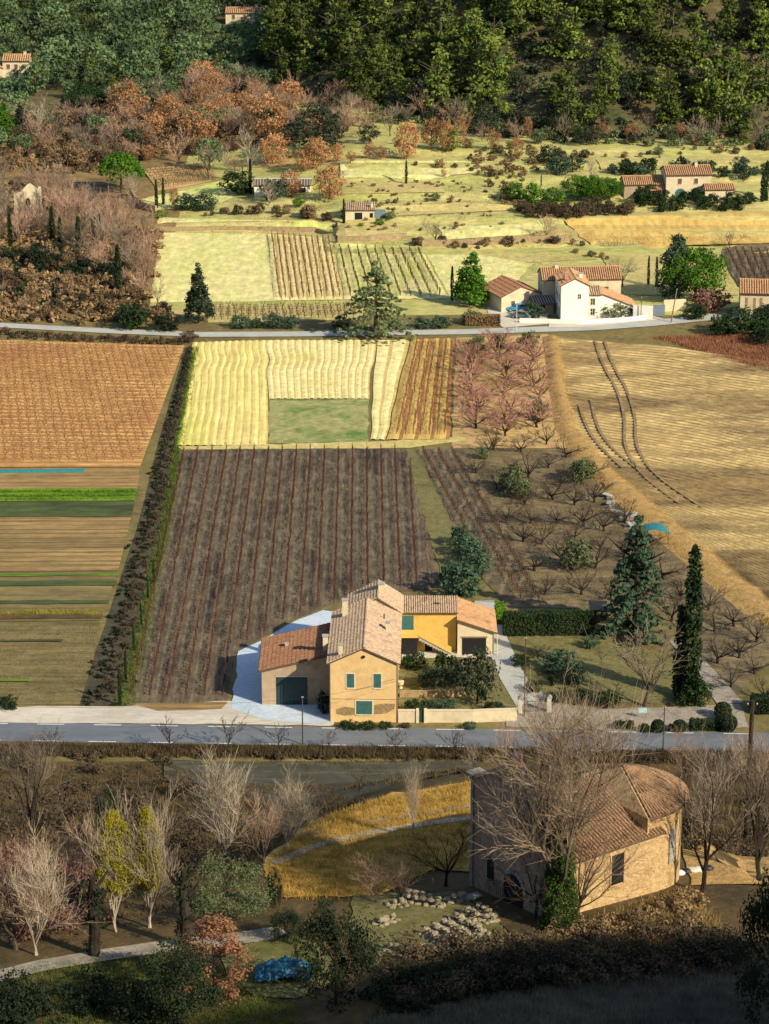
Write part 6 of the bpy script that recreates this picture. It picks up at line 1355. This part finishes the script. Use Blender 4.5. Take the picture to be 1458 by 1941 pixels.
Ms([(1285, 1560), (1458, 1560), (1458, 1640), (1285, 1640)], 40, 87, 'brown_scrub', 'dark scrub beside the tall dark pole', (.6, 1.5))
Ms([(-60, 1422), (200, 1426), (900, 1434), (1458, 1440), (1458, 1448), (700, 1442), (-60, 1436)], 120, 88, 'brown_scrub', 'dark weeds along the ditch below the road', (.4, .9), .14, 4, 20)

# ---- near trees
def near_bare(seed, **k): return bare_meshes('near', 10, seed, **k)
t, b = near_bare(301, trunk=.26, limbs=12, nb=10, nt=9, spread=.62, r=.17, up=.5, twig=.010, lv3=4); proto('bigbare', [('trunk', t, 'bark'), ('branches', b, 'twig_tan')])
t, b = near_bare(302, trunk=.22, limbs=7, nb=7, nt=8, spread=.9, r=.17, up=.5, twig=.013, lv3=1); proto('nearbare', [('trunk', t, 'bark_dark'), ('branches', b, 'twig_grey')])
t, b = near_bare(303, trunk=.2, limbs=9, nb=7, nt=8, spread=.55, r=.15, up=.7, twig=.013, lv3=1); proto('nearbare', [('trunk', t, 'bark_dark'), ('branches', b, 'twig_grey')])
t, b = near_bare(304, trunk=.12, limbs=7, nb=7, nt=8, spread=.5, r=.12, up=.75, twig=.014, lv3=1, stems=2); proto('nearpale', [('trunk', t, 'bark_pale'), ('branches', b, 'twig_pale')])
t, b = near_bare(305, trunk=.15, limbs=7, nb=6, nt=7, spread=.8, r=.16, up=.45, twig=.016, lv3=1); proto('nearred', [('trunk', t, 'bark'), ('branches', b, 'twig_pink')])
t, b = near_bare(306, trunk=.22, limbs=8, nb=6, nt=6, spread=1.2, r=.2, up=.25, twig=.018, lv3=1); proto('neardark', [('trunk', t, 'bark_dark'), ('branches', b, 'twig_dark')])
big = solo('bigbare', 1060, 1758, 425, 'bare_tree', 'huge leafless tree with ivy clad trunk in front of the chapel', wide=1.0)
rg = np.random.default_rng(77); zz = rg.random(900) ** 1.1 * 4.8; aa = rg.random(900) * 6.28; rr = (.80 - .10 * zz) * (.6 + .5 * rg.random(900))
v, f = leafquads(np.stack([rr * np.cos(aa), rr * np.sin(aa), zz], 1), [.16] * 900, 16, .05, rg, 1.2, .1); obj('ivy', npmesh('ivy', v, f), big, 'leaf_ivy')
solo('neardark', 1015, 1742, 165, 'bare_tree', 'small leafless tree beside the chapel doorway', wide=.9)
lt = solo('nearred', 1092, 1735, 190, 'bare_tree', 'leaning leafless tree against the sunlit chapel wall', wide=1.0); lt.rotation_euler = (0, R(24), 0)
solo('nearbare', 1332, 1690, 285, 'bare_tree', 'forked leafless tree on the bare earth beside the apse', idx=0, wide=.85); solo('nearbare', 1440, 1672, 290, 'bare_tree', 'leafless tree at the end of the bare earth away from the chapel', idx=1, wide=.9)
solo('nearbare', 70, 1592, 205, 'bare_tree', 'upright grey leafless tree on the slope between road and footpath', idx=1, wide=1.0)
solo('nearpale', 428, 1640, 205, 'bare_tree', 'tall pale twigged tree beside the golden slope', wide=1.0); solo('nearpale', 548, 1612, 125, 'bare_tree', 'shorter pale twigged tree at the edge of the golden slope', wide=1.4)
solo('nearred', 500, 1640, 120, 'bare_tree', 'reddish leafless tree between the two pale trees', wide=1.0)
solo('nearpale', 70, 1812, 210, 'bare_tree', 'several stemmed pale birch like tree by the footpath', wide=1.0); solo('nearred', 30, 1800, 200, 'bare_tree', 'reddish twiggy tree beside the birch like tree', wide=1.3); solo('nearred', 140, 1720, 130, 'bare_tree', 'reddish twiggy tree behind the lime leaved trees', wide=1.4)
for i, (x, y, h, lb) in enumerate([(222, 1765, 235, 'broad pale trunked tree with lime green ivy crown by the footpath'), (283, 1760, 235, 'narrow pale trunked tree with yellow ivy crown by the footpath')]):
    o = solo('nearpale', x, y, h, 'ivy_tree', lb, idx=0, wide=.8); rg = np.random.default_rng(400 + i)
    c = shape_centers('column', 130, 9.6, 2.3 if i == 0 else 1.5, 3.6, rg); v, f = leafquads(c, [.5] * 130, 80, .09, rg, 1.0, .1); obj('crown', npmesh('ivycrown', v, f), o, 'leaf_lime')
for x, y, h, lb in ((178, 1812, 150, 'black dead trunk beside the lime leaved trees'), (350, 1795, 150, 'black trunk with ivy stubs beside the footpath')):
    p = P(x, y); hm = hpx(p, h); o = thing('dead_trunk', lb, 'tree', p); MB().tube([(0, 0, -.2), (.1, 0, hm * .4), (-.05, .1, hm * .75), (.1, 0, hm)], [.42, .36, .3, .2], 9, True).build('trunk', 'bark_dark', o)
    for k in range(3): MB().tube([(.0, 0, hm * (.6 + .12 * k)), (.7 * (-1) ** k, .2, hm * (.72 + .12 * k)), (1.1 * (-1) ** k, .3, hm * (.85 + .12 * k))], [.16, .11, .05], 6).build('limb', 'bark_dark', o)
    rg = np.random.default_rng(int(x)); c = np.stack([rg.normal(size=40) * .35, rg.normal(size=40) * .35, rg.random(40) * hm], 1); v, f = leafquads(c, [.3] * 40, 26, .1, rg); obj('ivy', npmesh('ivy', v, f), o, 'leaf_dark')
def near_leafy(kind, nm, mat, nc, nl, R0, cr, leaf, seed, z0=.3, shape='round', tm='bark_dark'):
    proto(nm, [('trunk', trunk_mesh('t', 7, .22, seed, 7), tm), ('crown', crown_mesh('c', shape, nc, nl, 10, R0, z0, cr, leaf, seed, .85, .6), mat)])
near_leafy('', 'near_oak', 'leaf_dark', 80, 110, 5.4, 1.5, .16, 501); near_leafy('', 'near_ever', 'leaf_dark', 90, 110, 4.6, 1.3, .15, 502, .2); near_leafy('', 'near_copper', 'leaf_russet', 70, 80, 3.6, 1.0, .15, 503, .8, 'column'); near_leafy('', 'near_olive', 'leaf_olive', 90, 90, 6.6, 1.5, .16, 504, .8)  # near_ever leaves take a darker colour in place of hillside shade
solo('near_oak', 637, 1905, 195, 'oak_tree', 'dark evergreen oak beside the blue tarpaulin', wide=.68); solo('near_ever', 335, 1945, 175, 'evergreen_tree', 'large dark evergreen with drooping sprays on the near slope', wide=.85)
solo('near_copper', 408, 1890, 150, 'oak_tree', 'slim copper leaved oak beside the dark evergreen', wide=1.3); solo('near_olive', 425, 1745, 118, 'olive_tree', 'broad silvery olive tree in sunlight behind the footpath', wide=1.05)
solo('near_oak', 545, 1785, 62, 'evergreen_bush', 'low black green bush at the end of the footpath', 'shrub', wide=1.1); solo('near_ever', 522, 1722, 80, 'evergreen_bush', 'dark column of ivy at the corner of the golden slope', 'shrub', wide=.4)
solo('near_oak', 1470, 1960, 300, 'evergreen_tree', 'black evergreen at the edge of the near hillside', wide=.5); solo('near_ever', 205, 1600, 110, 'evergreen_tree', 'black green cypress like tree on the bramble slope', wide=.45)
solo('neardark', 845, 1680, 135, 'bare_tree', 'spreading dark leafless tree at the chapel corner', wide=1.0); solo('nearred', 715, 1712, 85, 'bare_shrub', 'dark red twiggy shrub on the lower golden slope', 'shrub', wide=1.5); solo('nearred', 760, 1708, 80, 'bare_shrub', 'second dark red twiggy shrub on the golden slope', 'shrub', wide=1.4)
solo('nearpale', 782, 1592, 150, 'bare_sapling', 'thin pale sapling standing on the golden slope', wide=.35); solo('young', 680, 1512, 52, 'bare_sapling', 'small ivy wrapped sapling in the dark field below the road', wide=1.0)
for i, (x, y, h) in enumerate([(325, 1426, 62), (430, 1424, 66), (527, 1422, 50), (752, 1430, 55), (858, 1432, 52), (105, 1424, 50), (622, 1424, 40)]):
    p = P(x, y); plant('young', i, 'roadside_tree', 'small leafless tree planted along the road', 'tree', p, hpx(p, h), 'young roadside trees', wide=1.25)
for i, (x, y, h) in enumerate([(1150, 1440, 60), (960, 1440, 70), (1390, 1500, 110), (1300, 1480, 90), (1350, 1540, 120), (1450, 1520, 130), (900, 1470, 60), (1420, 1450, 70)]):
    p = P(x, y); plant('nearred' if i % 2 else 'bare', i, 'bare_tree', ['grey leafless tree on the slope between road and chapel', 'pinkish leafless tree on the slope between road and chapel'][i % 2], 'tree', p, hpx(p, h), ['grey slope trees', 'pinkish slope trees'][i % 2], wide=1.1)

# ---- stone stacks, tarpaulin, junk
def stone_mesh(seed):
    rg = random.Random(seed); mb = MB(); n = 8
    prof = [(.10, 0), (.5, .04), (.52, .2), (.42, .36), (.12, .42)]
    mb.lathe(prof, n); mb.v = [(x * rg.uniform(.75, 1.2) * 1.1, y * rg.uniform(.75, 1.2) * .75, z * rg.uniform(.85, 1.15)) for x, y, z in mb.v]
    return mb.mesh('stone')
SM = [stone_mesh(k) for k in range(7)]
for m in SM: m.materials.append(MATS['stone_block'])
def stone_row(a, b, label, wid=.55, layers=2, sc=.54):
    A, B = P(*a), P(*b); d = (B - A); L = d.length; o = thing('stone_stack', label, 'stone stack', A, math.atan2(d.y, d.x))
    n = max(3, int(L / (sc * .95))); k = 0
    for ly in range(layers):
        for j in (0, 1) if ly < layers - 1 or layers == 1 else (.5,):
            for i in range(n - ly):
                s = bpy.data.objects.new('stone', SM[k % 7]); col.objects.link(s); s.parent = o; k += 1
                x = (i + .5 + ly * .5) * L / n
                w = A + d * (x / L)
                s.location = (x, (j - .5) * wid + random.gauss(0, .05), Hs(w.x, w.y) - A.z + ly * sc * .72); s.rotation_euler = (random.gauss(0, .1), random.gauss(0, .1), random.uniform(0, 6.28)); q = sc * random.uniform(.8, 1.15); s.scale = (q, q, q * 1.1)
rows = [((800, 1770), (850, 1797), 'slanting row of stacked stones, outermost from the chapel'), ((818, 1760), (874, 1792), 'slanting row of stacked stones, second from outermost'), ((837, 1752), (897, 1786), 'slanting row of stacked stones in the middle of the set'), ((857, 1742), (922, 1777), 'slanting row of stacked stones, next to the square of stones'),
        ((880, 1728), (912, 1748), 'far side of the open square of stacked stones'), ((897, 1722), (938, 1742), 'chapel side of the open square of stacked stones'), ((912, 1750), (942, 1745), 'near side of the open square of stacked stones'),
        ((762, 1698), (830, 1712), 'long grey heap of squared stones by the dark red shrubs, back row'), ((760, 1708), (845, 1722), 'long grey heap of squared stones, front row'), ((845, 1712), (892, 1706), 'grey stone heap reaching to the flat slab'), ((735, 1722), (775, 1716), 'short stone row at the end of the long heap'), ((712, 1758), (752, 1742), 'short low row of pale stones on the grass'), ((728, 1800), (762, 1806), 'pale rubble heap at the scrub edge'), ((785, 1803), (828, 1808), 'grey rubble heap at the scrub edge')]
for a, b, lb in rows: stone_row(a, b, lb)
p = P(880, 1703); o = thing('flat_slab', 'flat pale stone slabs at the end of the long stone heap', 'slab', p)
for k in range(3): m = MB().prism([(-.6, -.35), (.55, -.4), (.62, .3), (-.5, .42)], 'z', 0, .12).build('slab', 'stone_grey', o, (.3 * k, -.2 * k, .05 + .13 * k)); m.rotation_euler = (0, 0, .3 * k)
p = P(540, 1852); tz = 26; g = np.zeros((tz, tz, 3)); rg = np.random.default_rng(9)
for i in range(tz):
    for j in range(tz):
        u, w = i / (tz - 1) * 2 - 1, j / (tz - 1) * 2 - 1; x, y = u * 1.9, w * 1.25 + .3 * u
        env = max(0, 1 - (abs(u) ** 2.5 + abs(w) ** 2.5) * .75); n_ = float(vnoise(np.array([i * .33 + 3]), np.array([j * .33]))[0]); n2 = float(vnoise(np.array([i * .9]), np.array([j * .9 + 5]))[0])
        g[i, j] = (x + rg.normal() * .03, y + rg.normal() * .03, Hs(p.x + x, p.y + y) - p.z + .1 + env * (.25 + .85 * n_) + .38 * n2 + .12 * rg.random())
i = np.arange(tz - 1)[:, None] * tz + np.arange(tz - 1)[None, :]
tp = obj('tarpaulin', npmesh('tarp', g.reshape(-1, 3), np.stack([i, i + tz, i + tz + 1, i + 1], -1).reshape(-1, 4)), None, 'plastic_blue', loc=p); tag(tp, 'crumpled blue tarpaulin over a heap on the grass', 'tarpaulin')
p = P(1300, 1652); o = thing('rubble_bags', 'white sacks and dark rubble lying beside the apse', 'sacks', p)
for k in range(5):
    m = MB().lathe([(.12, 0), (.4, .06), (.45, .22), (.3, .38), (.06, .42)], 9).build('sack', ['sign_white', 'iron', 'concrete_pale'][k % 3], o, (k * .55 - .6, random.gauss(0, .25), 0)); m.scale = (1.2, .8, .9)
sl_ = P(818, 1700)
o = thing('leaning_stake', 'pair of thin stakes leaning by the stone heap', 'stake', sl_); MB().tube([(0, 0, 0), (.1, 0, 1.5)], .03, 5).build('stake', 'wood_pale', o); MB().tube([(.9, 0, 0), (.2, .1, 1.2)], .03, 5).build('stake', 'wood_pale', o)

T('slope_grass', [(300, 1490), (620, 1495), (700, 1505), (600, 1560), (540, 1600), (480, 1640), (380, 1620)], 2600, 79, 'dull_blade', .45, 'dull grass between the pale trees and the golden slope', 6, .045)

T('field_weeds', [(310, 1446), (905, 1442), (905, 1486), (310, 1484)], 7000, 89, 'dull_blade', .35, 'dark weeds in the grey field below the road', 5, .05)
T('field_weeds', [(-60, 1183), (188, 1181), (166, 1334), (-60, 1336)], 3000, 90, 'dull_blade', .16, 'dry weeds in the olive field by the ditch hedge', 5, .04)
T('field_weeds', [(880, 852), (1084, 852), (1290, 1020), (1400, 1200), (1260, 1160), (960, 1150)], 5000, 91, 'straw_blade', .22, 'straw weeds between the dark orchard trees', 5, .05)
